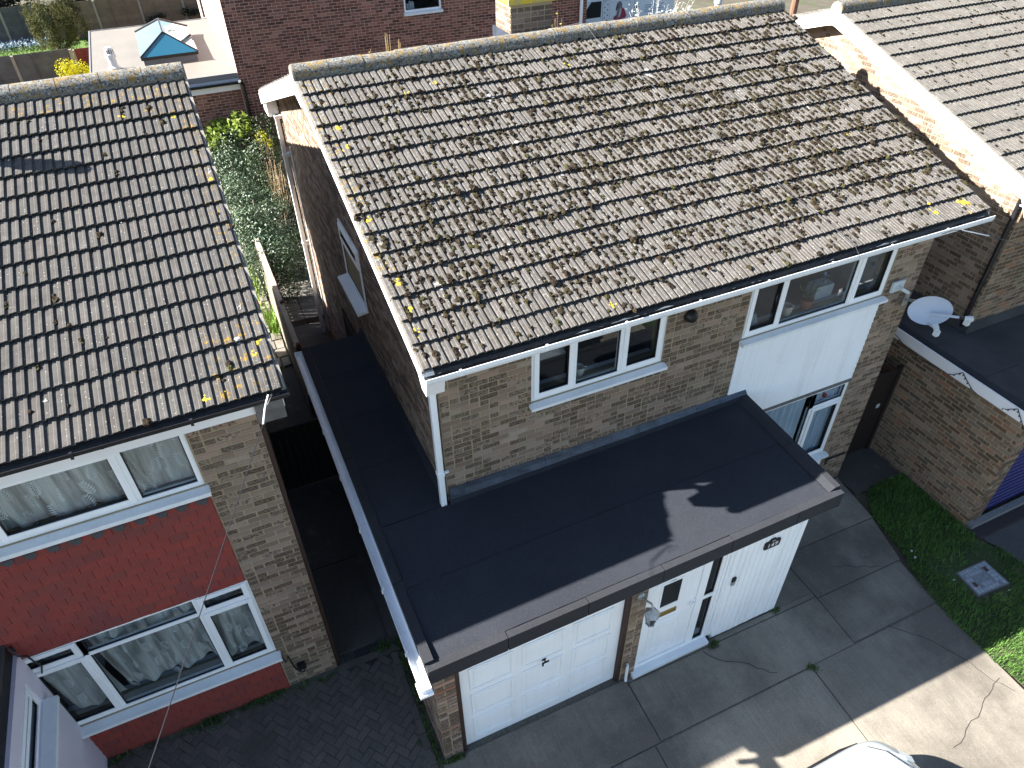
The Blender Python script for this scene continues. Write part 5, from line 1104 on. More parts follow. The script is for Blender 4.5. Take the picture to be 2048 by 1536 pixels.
def blob_points(blobs, n, seed, shell=.35):
    """points and outward directions through a set of ellipsoids (x, y, z, rx, ry, rz)"""
    rs = np.random.RandomState(seed); vol = np.array([b[3]*b[4]+b[4]*b[5]+b[3]*b[5] for b in blobs]); idx = rs.choice(len(blobs), n, p=vol/vol.sum()); B = np.array(blobs)[idx]
    d = rs.randn(n, 3); d /= np.linalg.norm(d, axis=1)[:, None]; q = 1-shell*rs.rand(n)**1.5; q += .12*np.sin(d[:, 0]*7+B[:, 0]*3)*np.sin(d[:, 1]*8+B[:, 1])*np.sin(d[:, 2]*6)
    P = B[:, :3]+d*B[:, 3:]*q[:, None]; return P, d
def plant(name, base, label, cat, crown, mat, leaf, n, seed, stems=(), stem_mat=None, group=None, aspect=.55, crown_name='crown', shell=.5):
    T_ = thing(name, base, label, cat, group); P, d = blob_points(crown, n, seed, shell); k = P[:, 2] > .0; V, F = leaves(P[k], d[k], leaf, seed+1, aspect)
    meshobj(crown_name, V, F, mat, T_, attr=np.random.RandomState(seed).rand(len(F)))
    if stems:
        mb = MB()
        for pts, r in stems: mb.tube(pts, r, 6)
        mb.build('trunk', stem_mat or m_bark, T_, smooth=True)
    return T_
m_bark = M('bark', (.10, .075, .055), .95, n=((30, .3, 4),), bump=(40, .6))
rr = random.Random(31)
def blobs_along(x0, x1, y0, y1, z0, z1, n, r0, r1): return [(rr.uniform(x0, x1), rr.uniform(y0, y1), rr.uniform(z0, z1), rr.uniform(r0, r1), rr.uniform(r0, r1), rr.uniform(r0, r1)*.85) for _ in range(n)]
m_ivy = leaf_mat('ivy_leaf', (.026, .058, .026), (.082, .120, .062), .42, .5, .12)
hedge = [(-.75+.12*math.sin(k*1.7), 9.3+k*.55, 1.05+.14*math.sin(k*2.3), .55+.08*math.sin(k*3.1), .55, .80+.06*math.cos(k*1.3)) for k in range(14)]
hedge += blobs_along(-1.15, -.1, 9.0, 16.5, 1.2, 1.85, 30, .25, .45); hedge += [(-.55, 9.0, 1.3, .35, .4, .5), (-.35, 9.8, 1.0, .45, .5, .6), (-.2, 10.8, .8, .5, .6, .6)]
plant('ivy_hedge', (-.7, 13, 0), 'tall glossy ivy hedge between the left and middle houses', 'hedge', hedge, m_ivy, .060, 34000, 41, [([(-.75, 9.3+k*1.2, 0), (-.7+.1*math.sin(k), 9.4+k*1.2, 1.6)], [.05, .02]) for k in range(6)], crown_name='foliage', shell=.55)
m_shade_leaf = leaf_mat('dark_shrub_leaf', (.022, .045, .014), (.050, .075, .022), .5, .4, .15)
plant('evergreen_shrub', (.15, 14.6, 0), 'dark green shrub against the rear corner of the middle house', 'shrub', [(.15, 14.4, 1.3, .55, 1.2, 1.0), (.35, 15.3, 1.7, .45, .6, .7), (.0, 13.2, .9, .5, .8, .8), (.35, 12.2, .55, .45, .9, .55), (.25, 11.2, .45, .45, .7, .5), (-.1, 10.3, .4, .5, .6, .45), (-.5, 9.5, .35, .3, .5, .4)], m_shade_leaf, .05, 13000, 43, [([(.2, 14.5, 0), (.2, 14.5, 1.5)], [.05, .02])])
m_lime = leaf_mat('lime_leaf', (.16, .24, .03), (.30, .36, .07), .4, .5, .35)
plant('laurel_bush', (-.55, 16.0, 0), 'bright yellow-green broad-leaved bush below the black downpipe', 'bush', [(-.75, 15.6, 1.95, .5, .5, .35), (-.25, 15.5, 2.10, .38, .4, .35), (-1.05, 15.5, 1.75, .3, .35, .3)], m_lime, .15, 900, 45, [([(-.6, 15.6, 0), (-.6, 15.6, 1.8)], [.04, .02])], shell=.5)
m_yel = leaf_mat('yellow_flower', (.46, .42, .006), (.58, .55, .012), .6, .3, .3)
plant('forsythia', (-4.8, 26.6, 0), 'vivid yellow flowering shrub in front of the grey and red fences', 'shrub', [(-4.95, 26.5, 1.25, .42, .4, .45), (-4.55, 26.6, 1.1, .4, .4, .45), (-4.85, 26.4, .8, .5, .4, .4), (-4.3, 26.6, .85, .3, .35, .45)], m_yel, .075, 2600, 47, [([(-4.8, 26.6, 0), (-4.8+dx_, 26.6, 1.2)], [.03, .012]) for dx_ in (-.25, 0, .25)], shell=.7)
plant('yellow_flowering_shrub', (.28, 15.2, 0), 'thin shrub with a few deep yellow sprays below the rear eaves corner', 'shrub', [(.12, 14.3, 2.12, .16, .2, .20), (.32, 14.4, 1.9, .12, .15, .12)], m_yel, .05, 170, 49, [([(.25, 14.5, .2), (.2+.2*math.sin(k*2.1), 14.3+.25*math.cos(k*1.7), 2.0+.12*math.sin(k))], [.018, .006]) for k in range(11)], M('russet_twig', (.14, .08, .035), .9))
m_pine = leaf_mat('conifer_leaf', (.030, .040, .010), (.120, .115, .030), .7, .2, .05)
con = [(-5.3+1.05*math.sin(a)*q, 32+.8*math.cos(a)*q, .75+1.5*h, .25, .25, .40) for a, q, h in [(rr.uniform(0, 6.28), rr.uniform(.2, 1.15)**.7, rr.uniform(.1, 1.15)) for _ in range(46)]]
plant('conifer', (-5.5, 32, 0), 'bushy olive-green conifer standing in the far left garden', 'tree', con, m_pine, .10, 15000, 51, [([(-5.75, 32, -.1), (-5.65, 32, .5), (-5.4, 32, 1.2)], [.16, .12, .07]), ([(-5.65, 32, .5), (-4.7, 32, 1.2)], [.08, .04])], aspect=.22, shell=.75)
# dark trees beyond the far fence, twigs with pale blossom
m_dk = leaf_mat('dark_tree_leaf', (.012, .018, .010), (.03, .035, .02), .7, .2, 0)
for k, (x, lab) in enumerate(((-10.2, 'dark tree beyond the grey fence in the far left corner'), (-5.4, 'dark tree beyond the fence behind the conifer'), (1.0, 'dark tree beyond the brown fence above the beige roof'))):
    plant('tree', (x, 39.5, 0), lab, 'tree', [(x+rr.uniform(-3.2, 3.2), 39.5+rr.uniform(-.9, .9), rr.uniform(.6, 4.0), 1.3, .9, 1.1) for _ in range(18)], m_dk, .26, 6500, 60+k, [([(x, 39.5, -.2), (x+.2, 39.5, 2.5)], [.2, .1])], shell=.8)
m_pale = leaf_mat('pale_petal', (.55, .55, .62), (.85, .83, .88), .6, .2, .2)
def spray(name, c, r, n, mat, leaf, label, cat, seed, twig=12, zlow=.2, tm=None, base=None):
    rr2 = random.Random(seed); T_ = thing(name, base or (c[0], c[1], c[2]-r[2]), label, cat); P = []; mb = MB()
    for k in range(twig):
        e = Vector((c[0]+rr2.uniform(-1, 1)*r[0], c[1]+rr2.uniform(-1, 1)*r[1], c[2]+rr2.uniform(-.4, 1)*r[2])); s = Vector(base or (c[0], c[1], c[2]-r[2])); m_ = (s+e)/2+Vector((rr2.uniform(-.1, .1), 0, .08)); mb.tube([tuple(s), tuple(m_), tuple(e)], [.016, .010, .004], 5)
        for _ in range(n//twig): t_ = rr2.uniform(.45, 1.0); P.append(s.lerp(e, t_)+Vector((rr2.gauss(0, .07)*r[0], rr2.gauss(0, .07), rr2.gauss(0, .07))))
    P = np.array([tuple(p) for p in P]); d = np.random.RandomState(seed).randn(len(P), 3); V, F = leaves(P, d, leaf, seed); meshobj('blossom' if 'bloss' in label else 'foliage', V, F, mat, T_, attr=np.random.rand(len(F))); mb.build('stem', tm or m_bark, T_, smooth=True); return T_
m_blos = leaf_mat('white_blossom', (.62, .66, .60), (.85, .86, .78), .6, .2, .3)
spray('blossom_tree', (10.75, 12, 4.45), (.85, .5, .42), 620, m_blos, .075, 'small tree with white blossom in front of the white van', 'tree', 71, 26, base=(10.6, 12, 2.6), tm=M('pale_bark', (.35, .34, .32), .9))
spray('sapling', (6.07, 9.0, 5.34), (.16, .1, .30), 90, leaf_mat('young_leaf', (.16, .22, .03), (.36, .40, .10), .5, .4, .35), .085, 'green leafy sapling top rising behind the ridge right of the chimney', 'sapling', 73, 5, base=(5.95, 9.0, 0))
for k, (x, z, lab) in enumerate(((1.95, 5.36, 'dry brown seed stalk behind the ridge, leftmost of three'), (2.26, 5.62, 'tallest dry seed stalk behind the ridge with a pale head'), (2.52, 5.40, 'dry yellowish seed stalk behind the ridge, rightmost of three'))):
    spray('dry_weed', (x, 8.6, z), (.07, .05, .16), 30, leaf_mat('dry_%d' % k, (.20, .13, .04), (.36, .27, .09), .9, .1, 0), .035, lab, 'weed', 80+k, 4, base=(x, 8.6, 0), tm=M('dry_stem', (.22, .16, .07), .9))
# bluish flowers at the foot of the far fence
P = np.stack([rs2.uniform(-9.5, -6.2, 1500), rs2.uniform(35.3, 36.3, 1500), rs2.uniform(.0, .42, 1500)], 1); V, F = leaves(P, rs2.randn(1500, 3), .08, 5); o = meshobj('bedding_flowers', V, F, leaf_mat('blue_white_flower', (.15, .28, .38), (.6, .66, .72), .6, .3, .2), attr=rs2.rand(len(F)), kind='stuff'); o['label'] = 'pale blue flowers along the foot of the far grey fence'
P = np.stack([rs2.uniform(-9.5, -5.0, 2200), rs2.uniform(34.9, 36.2, 2200), rs2.uniform(.0, .22, 2200)], 1); V, F = leaves(P, rs2.randn(2200, 3), .10, 6); o = meshobj('bedding_leaves', V, F, m_shade_leaf, attr=rs2.rand(len(F)), kind='stuff')
spray('spiky_plant', (-5.35, 26.9, .75), (.35, .15, .35), 120, leaf_mat('grey_green', (.10, .14, .13), (.18, .22, .21), .7, .2, .1), .09, 'grey-green spiky plant against the grey fence left of the yellow shrub', 'plant', 90, 14, base=(-5.35, 26.9, .1))
for k, (x, lab) in enumerate(((-1.55, 'black creeper clump on the brown fence, left of two'), (.1, 'black creeper clump on the brown fence, right of two'))):
    plant('creeper', (x, 36.2, 0), lab, 'creeper', [(x, 36.2, .55+.2*k, .42, .12, .22), (x+.3, 36.2, .7, .3, .1, .12)], m_dk, .12, 350, 92+k, [([(x, 36.3, 0), (x, 36.3, .6)], [.03, .02])], shell=.9)
# ---------------- path and fence between left and middle gardens
m_flag = conc_mat('paving_flag', (.17, .16, .14))
path = sheet('garden_path', -.9, .75, 3.9, 17.5, M('path_soil', (.05, .047, .04), .98, n=((9, .3, 4),)), -.02, 6, 40)
ysl = [8.45, 8.89, 9.33, 9.77, 10.23, 10.68, 11.13, 11.58, 12.03]
for a, b in zip(ysl, ysl[1:]):
    for x0, x1 in ((-.88, -.375), (-.36, .115), (.13, .62)): slab_piece(path, [(x0, a+.012), (x1, a+.012), (x1, b), (x0, b)], m_flag, .10+random.uniform(-.004, .004), .2, 'paving_slab', 2)
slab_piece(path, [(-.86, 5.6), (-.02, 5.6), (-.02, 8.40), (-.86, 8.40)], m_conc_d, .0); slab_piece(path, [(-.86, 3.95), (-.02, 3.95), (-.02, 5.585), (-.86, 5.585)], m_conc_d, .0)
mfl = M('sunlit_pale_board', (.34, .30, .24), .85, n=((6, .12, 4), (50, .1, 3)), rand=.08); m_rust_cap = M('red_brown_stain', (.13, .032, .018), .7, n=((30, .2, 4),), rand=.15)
FN = thing('fence', (-.9, 7.5, 0), 'narrow timber fence between the two back gardens with pale lit boards and red-brown face', 'fence')
for k, y in enumerate((5.35, 6.85, 8.35, 9.6)):
    mb = MB(); mb.box(-.90, -.83, y-.035, y+.035, -.1, 1.72 if k < 2 else 1.66); mb.build('post', m_rust_cap if k < 2 else mfl, FN)
for k in range(30):
    y = 5.40+k*.14; mb = MB(); h = 1.62+.02*math.sin(k); mb.box(-.94+.006*(k % 2), -.915+.006*(k % 2), y, y+.125, .05, h); mb.build('board', mfl, FN); 
    if y < 8.3: mb = MB(); mb.box(-.830, -.812, y, y+.128, .05, h-.03); mb.build('board', m_rust_cap, FN)
for z in (.35, 1.40):
    mb = MB(); mb.box(-.905, -.84, 5.4, 9.6, z, z+.06); mb.build('rail', mfl, FN)
mb = MB(); mb.box(-.925, -.835, 5.33, 9.62, 1.655, 1.68); mb.build('capping', mfl, FN)
crazy = sheet('rear_yard', XR-.3, -.96, 3.9, 14, m_conc_d, -.03, 6, 20)
m_craz = conc_mat('crazy_paving', (.20, .185, .155))
rr3 = random.Random(8)
for j in range(13):
    y = 7.05+j*.33; xs_ = [-1.72, -1.45+rr3.uniform(-.06, .06), -1.2+rr3.uniform(-.06, .06), -.965]
    for a, b in zip(xs_, xs_[1:]):
        if j in (4, 5) and a > -1.3: continue
        w_ = lambda: rr3.uniform(.005, .03); slab_piece(crazy, [(a+w_(), y+w_()), (b-w_(), y+w_()), (b-w_(), y+.33-w_()), (a+w_(), y+.33-w_())], m_craz, .01+rr3.uniform(0, .01), .05, 'paving_stone', 1)
tuft = [(-1.02+rs.randn()*.07, 8.62+rs.randn()*.25, .02) for _ in range(240)]; blades('grass_tuft', tuft, .18, .42, .02, grass_mat('tuft_blade', (.08, .17, .02), (.20, .30, .05)), .9, 'lush bright grass tuft beside the pale garden fence', 21)
tuft = [(-1.25+rs.randn()*.1, 11.6+rs.randn()*1.0, .02) for _ in range(900)]; blades('tall_grass', tuft, .2, .6, .02, grass_mat('tuft_blade2', (.10, .18, .02), (.25, .34, .06)), .9, 'overgrown grass at the foot of the ivy hedge by the left roof', 22)
fr_ = thing('wooden_trestle', (-1.1, 10.7, 0), 'pale timber trestle standing between the left roof and the garden fence', 'trestle')
for p0, p1 in (((-1.3, 10.4, 0), (-1.15, 10.6, .85)), ((-.98, 10.3, 0), (-1.1, 10.6, .85)), ((-1.3, 11.2, 0), (-1.15, 10.9, .85)), ((-.98, 11.2, 0), (-1.1, 10.9, .85))): mb = MB(); mb.tube([p0, p1], .025, 4); mb.build('leg', mfl, fr_)
mb = MB(); mb.box(-1.28, -.98, 10.45, 11.05, .85, .89); mb.build('top', mfl, fr_)
mb = MB(); mb.box(-1.28, -1.14, 9.55, 9.66, .02, .12); tag(mb.build('pink_block', M('pink_brick', (.55, .22, .20), .8)), 'small pink block lying on the crazy paving', 'block')
def stalks(name, c, r, n, h, mat, label, cat, seed):
    rr2 = random.Random(seed); mb = MB(); T_ = thing(name, (c[0], c[1], 0), label, cat)
    for k in range(n):
        x, y = c[0]+rr2.gauss(0, r[0]), c[1]+rr2.gauss(0, r[1]); a = rr2.uniform(0, 6.28); l = rr2.uniform(.05, .35); hh = h*rr2.uniform(.6, 1.1); mb.tube([(x, y, c[2]), (x+l*.35*math.cos(a), y+l*.35*math.sin(a), c[2]+hh*.6), (x+l*math.cos(a), y+l*math.sin(a), c[2]+hh)], [.009, .007, .004], 4)
    mb.build('stem', mat, T_); return T_
stalks('dry_shrub', (.12, 13.1, .7), (.14, .35, 0), 46, 1.15, M('straw_stem', (.34, .25, .15), .9, rand=.2), 'dry straw-coloured stalks in front of the dark green shrub', 'shrub', 5)
stalks('dead_branch', (.05, 11.6, .95), (.12, .15, 0), 5, .4, M('pale_twig', (.40, .33, .24), .9), 'few pale dead twigs sticking out of the ivy hedge', 'branch', 6)
# alley gate and right hand gate
AG = thing('gate', (-1.3, 3.6, .05), 'black boarded gate closing the alley left of the middle house', 'gate')
for k in range(8): mb = MB(); x = -1.745+k*.1105; mb.box(x, x+.106, 3.58, 3.605, .08, 1.43); mb.build('board', m_black_gate, AG)
for z in (.2, 1.2): mb = MB(); mb.box(-1.745, -.865, 3.607, 3.64, z, z+.1); mb.build('rail', m_black_gate, AG)
RG = thing('gate', (7.6, .33, -.1), 'dark brown timber gate between the middle house and the right garage', 'gate')
for k in range(9):
    mb = MB(); x = 7.045+k*.1065; mb.box(x, x+.102, .31, .335, -.08, 1.76+.01*math.sin(k*2)); mb.build('board', m_gate, RG)
mb = MB(); mb.box(7.98, 8.05, .28, .35, -.1, 1.80); mb.build('post', m_gate, RG); mb = MB(); mb.box(7.05, 8.0, .337, .37, 1.5, 1.6); mb.box(7.05, 8.0, .337, .37, .2, .3); mb.build('rail', m_gate, RG)
mb = MB(); mb.box(7.80, 7.87, .30, .312, .95, 1.03); mb.build('latch', m_sill_in, RG)
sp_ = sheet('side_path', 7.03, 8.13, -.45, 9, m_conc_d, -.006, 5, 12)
# ================================================================== SMALL THINGS
dish('satellite_dish', (6.92, -.42, 3.66), (-.43, -.80, .41), .30, 'large grey mesh satellite dish on the right corner of the middle house', (6.93, -.005, 3.60), .46, True, .66)
mb = MB(); mb.box(6.50, 6.72, -.05, -.02, 3.84, 4.0); mb.tube([(6.60, -.03, 3.92), (6.60, -.12, 3.92), (6.70, -.16, 3.86)], .024, 8); tag(mb.build('dish_bracket', m_cowl), 'pale bracket plate bolted to the brickwork beside the large dish', 'bracket')
# coach lantern by the front door
LN = thing('wall_lantern', (1.74, -1.66, 1.62), 'hexagonal silver coach lantern on the brick pier beside the front door', 'lantern')
m_silver = M('silver_metal', (.34, .35, .36), .4, n=((30, .2, 3),), metal=.5)
cx, cy, cz = 1.77, -1.84, 1.66
mb = MB(); mb.lathe([(.0, 0), (.05, 0), (.055, .012), (.03, .035), (0, .04)], (1.735, -1.637, 1.90), 12, axis=(0, -1, 0)); mb.build('back_plate', m_silver, LN)
mb = MB(); mb.tube([(1.735, -1.66, 1.90), (1.745, -1.76, 1.94), (1.765, -1.81, 1.95), (cx, cy, 1.90)], .014, 8); mb.build('arm', m_silver, LN)
mb = MB(); mb.lathe([(.012, .24), (.02, .215), (.04, .20), (.098, .135), (.10, .12), (.085, .12)], (cx, cy, cz), 6); mb.build('lid', m_silver, LN)
mb = MB(); mb.lathe([(.080, .12), (.047, -.07)], (cx, cy, cz), 6); mb.build('pane', glass_mat('lantern_glass', (.55, .6, .62), 2.2, .08), LN)
mb = MB(); mb.lathe([(.0, -.10), (.03, -.095), (.062, -.072), (.06, -.06), (0, -.06)], (cx, cy, cz), 6)
for k in range(6):
    a = 6.283*k/6; ax_ = Vector((0, 0, 1)); a_ = ax_.cross(Vector((0.3, 0.9, 0.1))).normalized(); b_ = ax_.cross(a_); d = a_*math.cos(a)+b_*math.sin(a); p0 = Vector((cx, cy, cz)); mb.tube([tuple(p0+d*.081+ax_*.12), tuple(p0+d*.048-ax_*.07)], .006, 5)
mb.build('cage', m_silver, LN)
# house number plate reading 149
def text_obj(s, size, mat, loc, parent, name='lettering', depth=.0015, rotx=90):
    c = bpy.data.curves.new('t', 'FONT'); c.body = s; c.size = size; c.align_x = 'CENTER'; c.extrude = depth; c.space_character = 1.15
    o = bpy.data.objects.new('t', c); COL.objects.link(o); me = bpy.data.meshes.new_from_object(o); bpy.data.objects.remove(o); bpy.data.curves.remove(c)
    me.materials.clear(); me.materials.append(mat); r = link(bpy.data.objects.new(name, me)); place(r, Matrix.Translation(Vector(loc))@Matrix.Rotation(math.radians(rotx), 4, 'X'), parent); return r
PL = thing('house_number_sign', (3.70, -1.64, 1.72), 'small black house number plate reading 149 on the white boarding', 'sign')
m_signb = M('sign_black', (.008, .009, .010), .35); m_signw = M('sign_white', (.75, .75, .75), .5)
pts = [(-.115, -.075), (.115, -.075), (.125, -.05), (.125, .05), (.105, .062), (.06, .066), (.035, .098), (-.035, .098), (-.06, .066), (-.105, .062), (-.125, .05), (-.125, -.05)]
mb = MB(); mb.prism([(3.70+x, 1.80+z) for x, z in pts], 'y', -1.652, -1.632); mb.build('plate', m_signb, PL)
text_obj('149', .105, m_signw, (3.70, -1.6535, 1.757), PL)
mb = MB(); mb.box(3.675, 3.725, -1.655, -1.652, 1.868, 1.876); mb.build('motif', m_signw, PL)
DB = thing('doorbell', (3.21, -1.64, 1.2), 'black and grey video doorbell on the white boarding right of the door', 'doorbell')
mb = MB(); mb.box(3.178, 3.242, -1.658, -1.632, 1.28, 1.37); bevel(mb.build('camera_head', m_signb, DB), .012); mb = MB(); mb.box(3.18, 3.24, -1.655, -1.632, 1.20, 1.278); bevel(mb.build('button_panel', m_silver, DB), .008)
# things on the inner window boards
def mug(x, y, z, lab, s=1.0, col=(.55, .52, .48)):
    T_ = thing('mug', (x, y, z), lab, 'mug'); mt = M('mug_glaze', col, .4)
    mb = MB(); mb.lathe([(.0, 0), (.045*s, 0), (.06*s, .05*s), (.06*s, .11*s), (.052*s, .11*s), (.05*s, .02*s), (0, .02*s)], (x, y, z), 16); autosmooth(mb.build('cup', mt, T_)); mb = MB(); mb.tube([(x+.055*s, y, z+.09*s), (x+.095*s, y, z+.08*s), (x+.095*s, y, z+.04*s), (x+.055*s, y, z+.03*s)], .008*s, 6); mb.build('handle', mt, T_)
mug(1.80, .20, 3.886, 'white mug standing inside the smaller window of the middle house', 1.05)
mug(4.90, .20, 3.826, 'cream mug inside the wide window above the white cladding', 1.25, (.60, .50, .42))
FP = thing('potted_plant', (5.22, .2, 3.826), 'thin green plant in a terracotta pot inside the wide upper window', 'potted plant')
mb = MB(); mb.lathe([(.0, 0), (.055, 0), (.08, .12), (.085, .12), (.085, .15), (.07, .15), (.065, .12), (0, .12)], (5.22, .19, 3.826), 16); autosmooth(mb.build('pot', M('terracotta_pot', (.30, .10, .05), .8), FP))
P = []; mb = MB()
for k in range(9):
    a = k*.7; tip = Vector((5.22+.15*math.cos(a), .20+.09*math.sin(a), 3.826+.30+.06*math.sin(k*2))); mb.tube([(5.22, .2, 3.94), tuple((Vector((5.22, .2, 3.94))+tip)/2+Vector((0, 0, .04))), tuple(tip)], .004, 4)
    for t_ in np.linspace(.4, 1, 6): P.append(Vector((5.22, .2, 3.97)).lerp(tip, t_))
V, F = leaves(np.array([tuple(p) for p in P]), np.random.RandomState(3).randn(len(P), 3), .05, 3); mb.build('stem', M('plant_stem', (.08, .12, .03), .7), FP); meshobj('leaf', V, F, leaf_mat('plant_leaf', (.05, .10, .02), (.09, .15, .03)), FP, attr=np.random.rand(len(F)))
bx_ = thing('white_box', (5.62, .35, 3.83), 'white box with a glass ornament inside the wide upper window', 'box'); mb = MB(); mb.box(5.46, 5.76, .28, .46, 3.826, 4.02); mb.build('carton', m_sill_in, bx_)
mb = MB(); mb.lathe([(.0, 0), (.03, 0), (.008, .05), (.05, .12), (.045, .13), (0, .06)], (5.66, .36, 4.021), 12); mb.build('ornament', glass_mat('ornament_glass', (.8, .85, .85), 2.5), bx_)
pb = thing('plastic_bag', (4.32, .2, 3.83), 'crumpled clear plastic bag inside the left light of the wide upper window', 'bag'); vs = []; fs = []
for j in range(7):
    for i in range(12): a = 6.283*i/12; r_ = (.13-.012*j)*random.uniform(.75, 1.1); vs.append((4.32+r_*math.cos(a), .2+.55*r_*math.sin(a), 3.828+.028*j+random.uniform(0, .012)))
for j in range(6):
    for i in range(12): fs.append((j*12+i, j*12+(i+1) % 12, (j+1)*12+(i+1) % 12, (j+1)*12+i))
meshobj('film', vs, fs, M('clear_film', (.35, .36, .37), .15, spec=.8), pb)
# curtains behind the lower right window
m_curt = M('blue_grey_curtain', (.60, .66, .76), .9, n=((4, .1, 3),))
for a, b, lab in ((4.46, 5.74, 'left'), (5.86, 6.38, 'right')):
    vs = []; fs = []; n = 60
    for z in (.80, 2.25):
        for i in range(n+1): x = a+(b-a)*i/n; vs.append((x, .115+.02*math.sin(i*1.05)+.012*math.sin(i*.37), z))
    for i in range(n): fs.append((i, i+1, n+2+i, n+1+i))
    meshobj('curtain', vs, fs, m_curt, w3, smooth=True)
mb = MB(); mb.lathe([(.0, 0), (.03, .01), (.04, .05), (.02, .08), (0, .085)], (6.10, .10, 2.0), 10); tag(mb.build('red_ornament', M('red_paint', (.35, .02, .02), .5)), 'small red ornament inside the lower window of the middle house', 'ornament')
# ------------------------------------------------------------------ moss on the roofs
def icos(level=1):
    bm = bmesh.new(); bmesh.ops.create_icosphere(bm, subdivisions=level, radius=1); v = np.array([x.co[:] for x in bm.verts]); f = [[q.index for q in p.verts] for p in bm.faces]; bm.free(); return v, np.array(f)
I1, I1F = icos(2)
def moss_mat():
    t = NT('moss'); r = t.rnd('attr'); c = t.ramp(r, [(0, (.015, .010, .007)), (.45, (.028, .020, .012)), (.80, (.036, .029, .015)), (.96, (.042, .038, .016)), (1, (.055, .055, .02))]); c = t.scale(c, t.rng(t.noise(110, 4, .7), .3, .7, .55, 1.4)); t.bump(t.noise(160, 4, .7), .9, .01); return t.done(c, .98, .15)
m_moss = moss_mat()
def moss(name, R, n, dens, seed, label, rmin, rmax):
    ex0, ex1, ey, ez, ry, rz = R; F = np.array(roof_frame(ex0, ey, ez)); rs = np.random.RandomState(seed); nc = int(round((ex1-ex0)/COVER)); cw = (ex1-ex0)/nc/2; V = []; Fs = []; A = []; b = 0; k = 0; tries = 0
    while k < n and tries < n*40:
        tries += 1; j = rs.randint(15); i = rs.randint(nc*2); v = rs.uniform(.0, .295)
        s = j*GAUGE+v; x = i*cw
        if rs.rand() > dens(x/(ex1-ex0), s/4.5): continue
        u = x+(.081+rs.randn()*.006 if rs.rand() < .90 else rs.uniform(.0, .0935)); h0 = .034*(1-v/GAUGE)
        for q in range(rs.randint(1, 4)):
            r = rs.uniform(rmin, rmax)*(1 if rs.rand() > .12 else 1.5); uu, ss = u+rs.randn()*.007, s+rs.randn()*.028
            P = I1*np.array([r*rs.uniform(.8, 1.25), r*rs.uniform(.8, 1.5), r*rs.uniform(.6, 1.0)])*(1+.22*rs.randn(len(I1), 1)); P += np.array([uu, ss, h0+.008+r*.22])
            P = P@F[:3, :3].T+F[:3, 3]; V.append(P); Fs += [tuple(f+b) for f in I1F]; b += len(P); A += [rs.rand()]*len(I1F); k += 1
    o = meshobj(name, np.concatenate(V), Fs, m_moss, attr=A, kind='stuff'); o['label'] = label
def nz(a, b): return .5+.5*math.sin(a*21+3*math.sin(b*9))*math.sin(b*17+2*math.sin(a*13))
moss('moss', R1, 9000, lambda a, b: (.25+.9*nz(a, b))*(.30+.85*min(1, a*3.2) if b > .5 else 1.0)*(1.0 if b > .08 else .45)*(.55+.6*math.exp(-((b-.48)/.3)**2)), 5, 'brown moss clumps on the middle roof', .011, .023)
moss('moss', R2, 130, lambda a, b: .6 if a > .5 else .1, 6, 'few moss clumps on the left roof', .010, .020)
moss('moss', R3, 1100, lambda a, b: .3+.7*nz(a, b), 8, 'moss specks on the right roof', .009, .017)
# lichen rosettes and bird droppings: thin crusts lying on the tiles
def crusts(name, R, spots, mat, label, seed):
    ex0, ex1, ey, ez, ry, rz = R; F = roof_frame(ex0, ey, ez); rs = np.random.RandomState(seed); V = []; Fs = []; b = 0
    for (x, s, r) in spots:
        for q in range(7):
            cx_, cy_ = x-ex0+rs.randn()*r*.5, s+rs.randn()*r*.6; n = 9; rr_ = r*rs.uniform(.25, .6); v = (cy_ % GAUGE); prof = np.interp((cx_ % (COVER)), [p[0] for p in PROF], [p[1] for p in PROF]); h = .034*(1-v/GAUGE)+prof+.003
            V += [tuple(F@Vector((cx_+rr_*rs.uniform(.6, 1.1)*math.cos(6.283*i/n), cy_+rr_*rs.uniform(.6, 1.1)*math.sin(6.283*i/n), h))) for i in range(n)]+[tuple(F@Vector((cx_, cy_, h+.003)))]
            Fs += [(b+i, b+(i+1) % n, b+n) for i in range(n)]; b += n+1
    o = meshobj(name, V, Fs, mat, kind='stuff'); o['label'] = label
m_lich = M('yellow_lichen', (.40, .29, .025), .95, n=((60, .3, 3),)); m_drop = M('white_droppings', (.27, .27, .26), .8, n=((50, .2, 3),))
crusts('lichen', R1, [(1.9, .12, .04), (7.05, .22, .09), (6.55, .22, .06), (6.4, 1.75, .04), (-.1, 2.0, .05), (-.1, 1.1, .04), (-.1, .7, .05), (.0, 3.2, .05), (.02, 3.55, .06), (2.2, 2.6, .03), (1.0, 3.95, .05), (1.4, 4.1, .04), (3.3, 4.05, .05), (4.6, 4.1, .04), (-.12, .45, .05)], m_lich, 'yellow lichen rosettes on the middle roof', 3)
crusts('lichen', R2, [(-1.53, 2.75, .035), (-1.56, .55, .03), (-1.62, .42, .025), (-1.95, .12, .025), (-2.1, .1, .03), (-1.7, 3.9, .03), (-2.2, 4.0, .03)], m_lich, 'orange lichen patches on the left roof', 4)
crusts('bird_droppings', R1, [(1.95, 2.75, .05), (2.25, 2.05, .05), (4.3, 3.55, .07), (5.4, 2.9, .05), (1.2, 1.2, .04), (3.9, 3.9, .05), (.3, .9, .05), (2.0, 3.6, .06), (6.2, 2.35, .04), (2.9, 1.3, .03)], m_drop, 'white bird droppings on the middle roof', 5)
crusts('bird_droppings', R2, [(-1.72, .62, .035), (-1.62, .98, .02), (-2.45, 2.4, .02), (-3.3, .5, .02), (-1.5, 2.9, .025), (-2.0, 3.3, .02)], m_drop, 'white bird droppings on the left roof', 6)
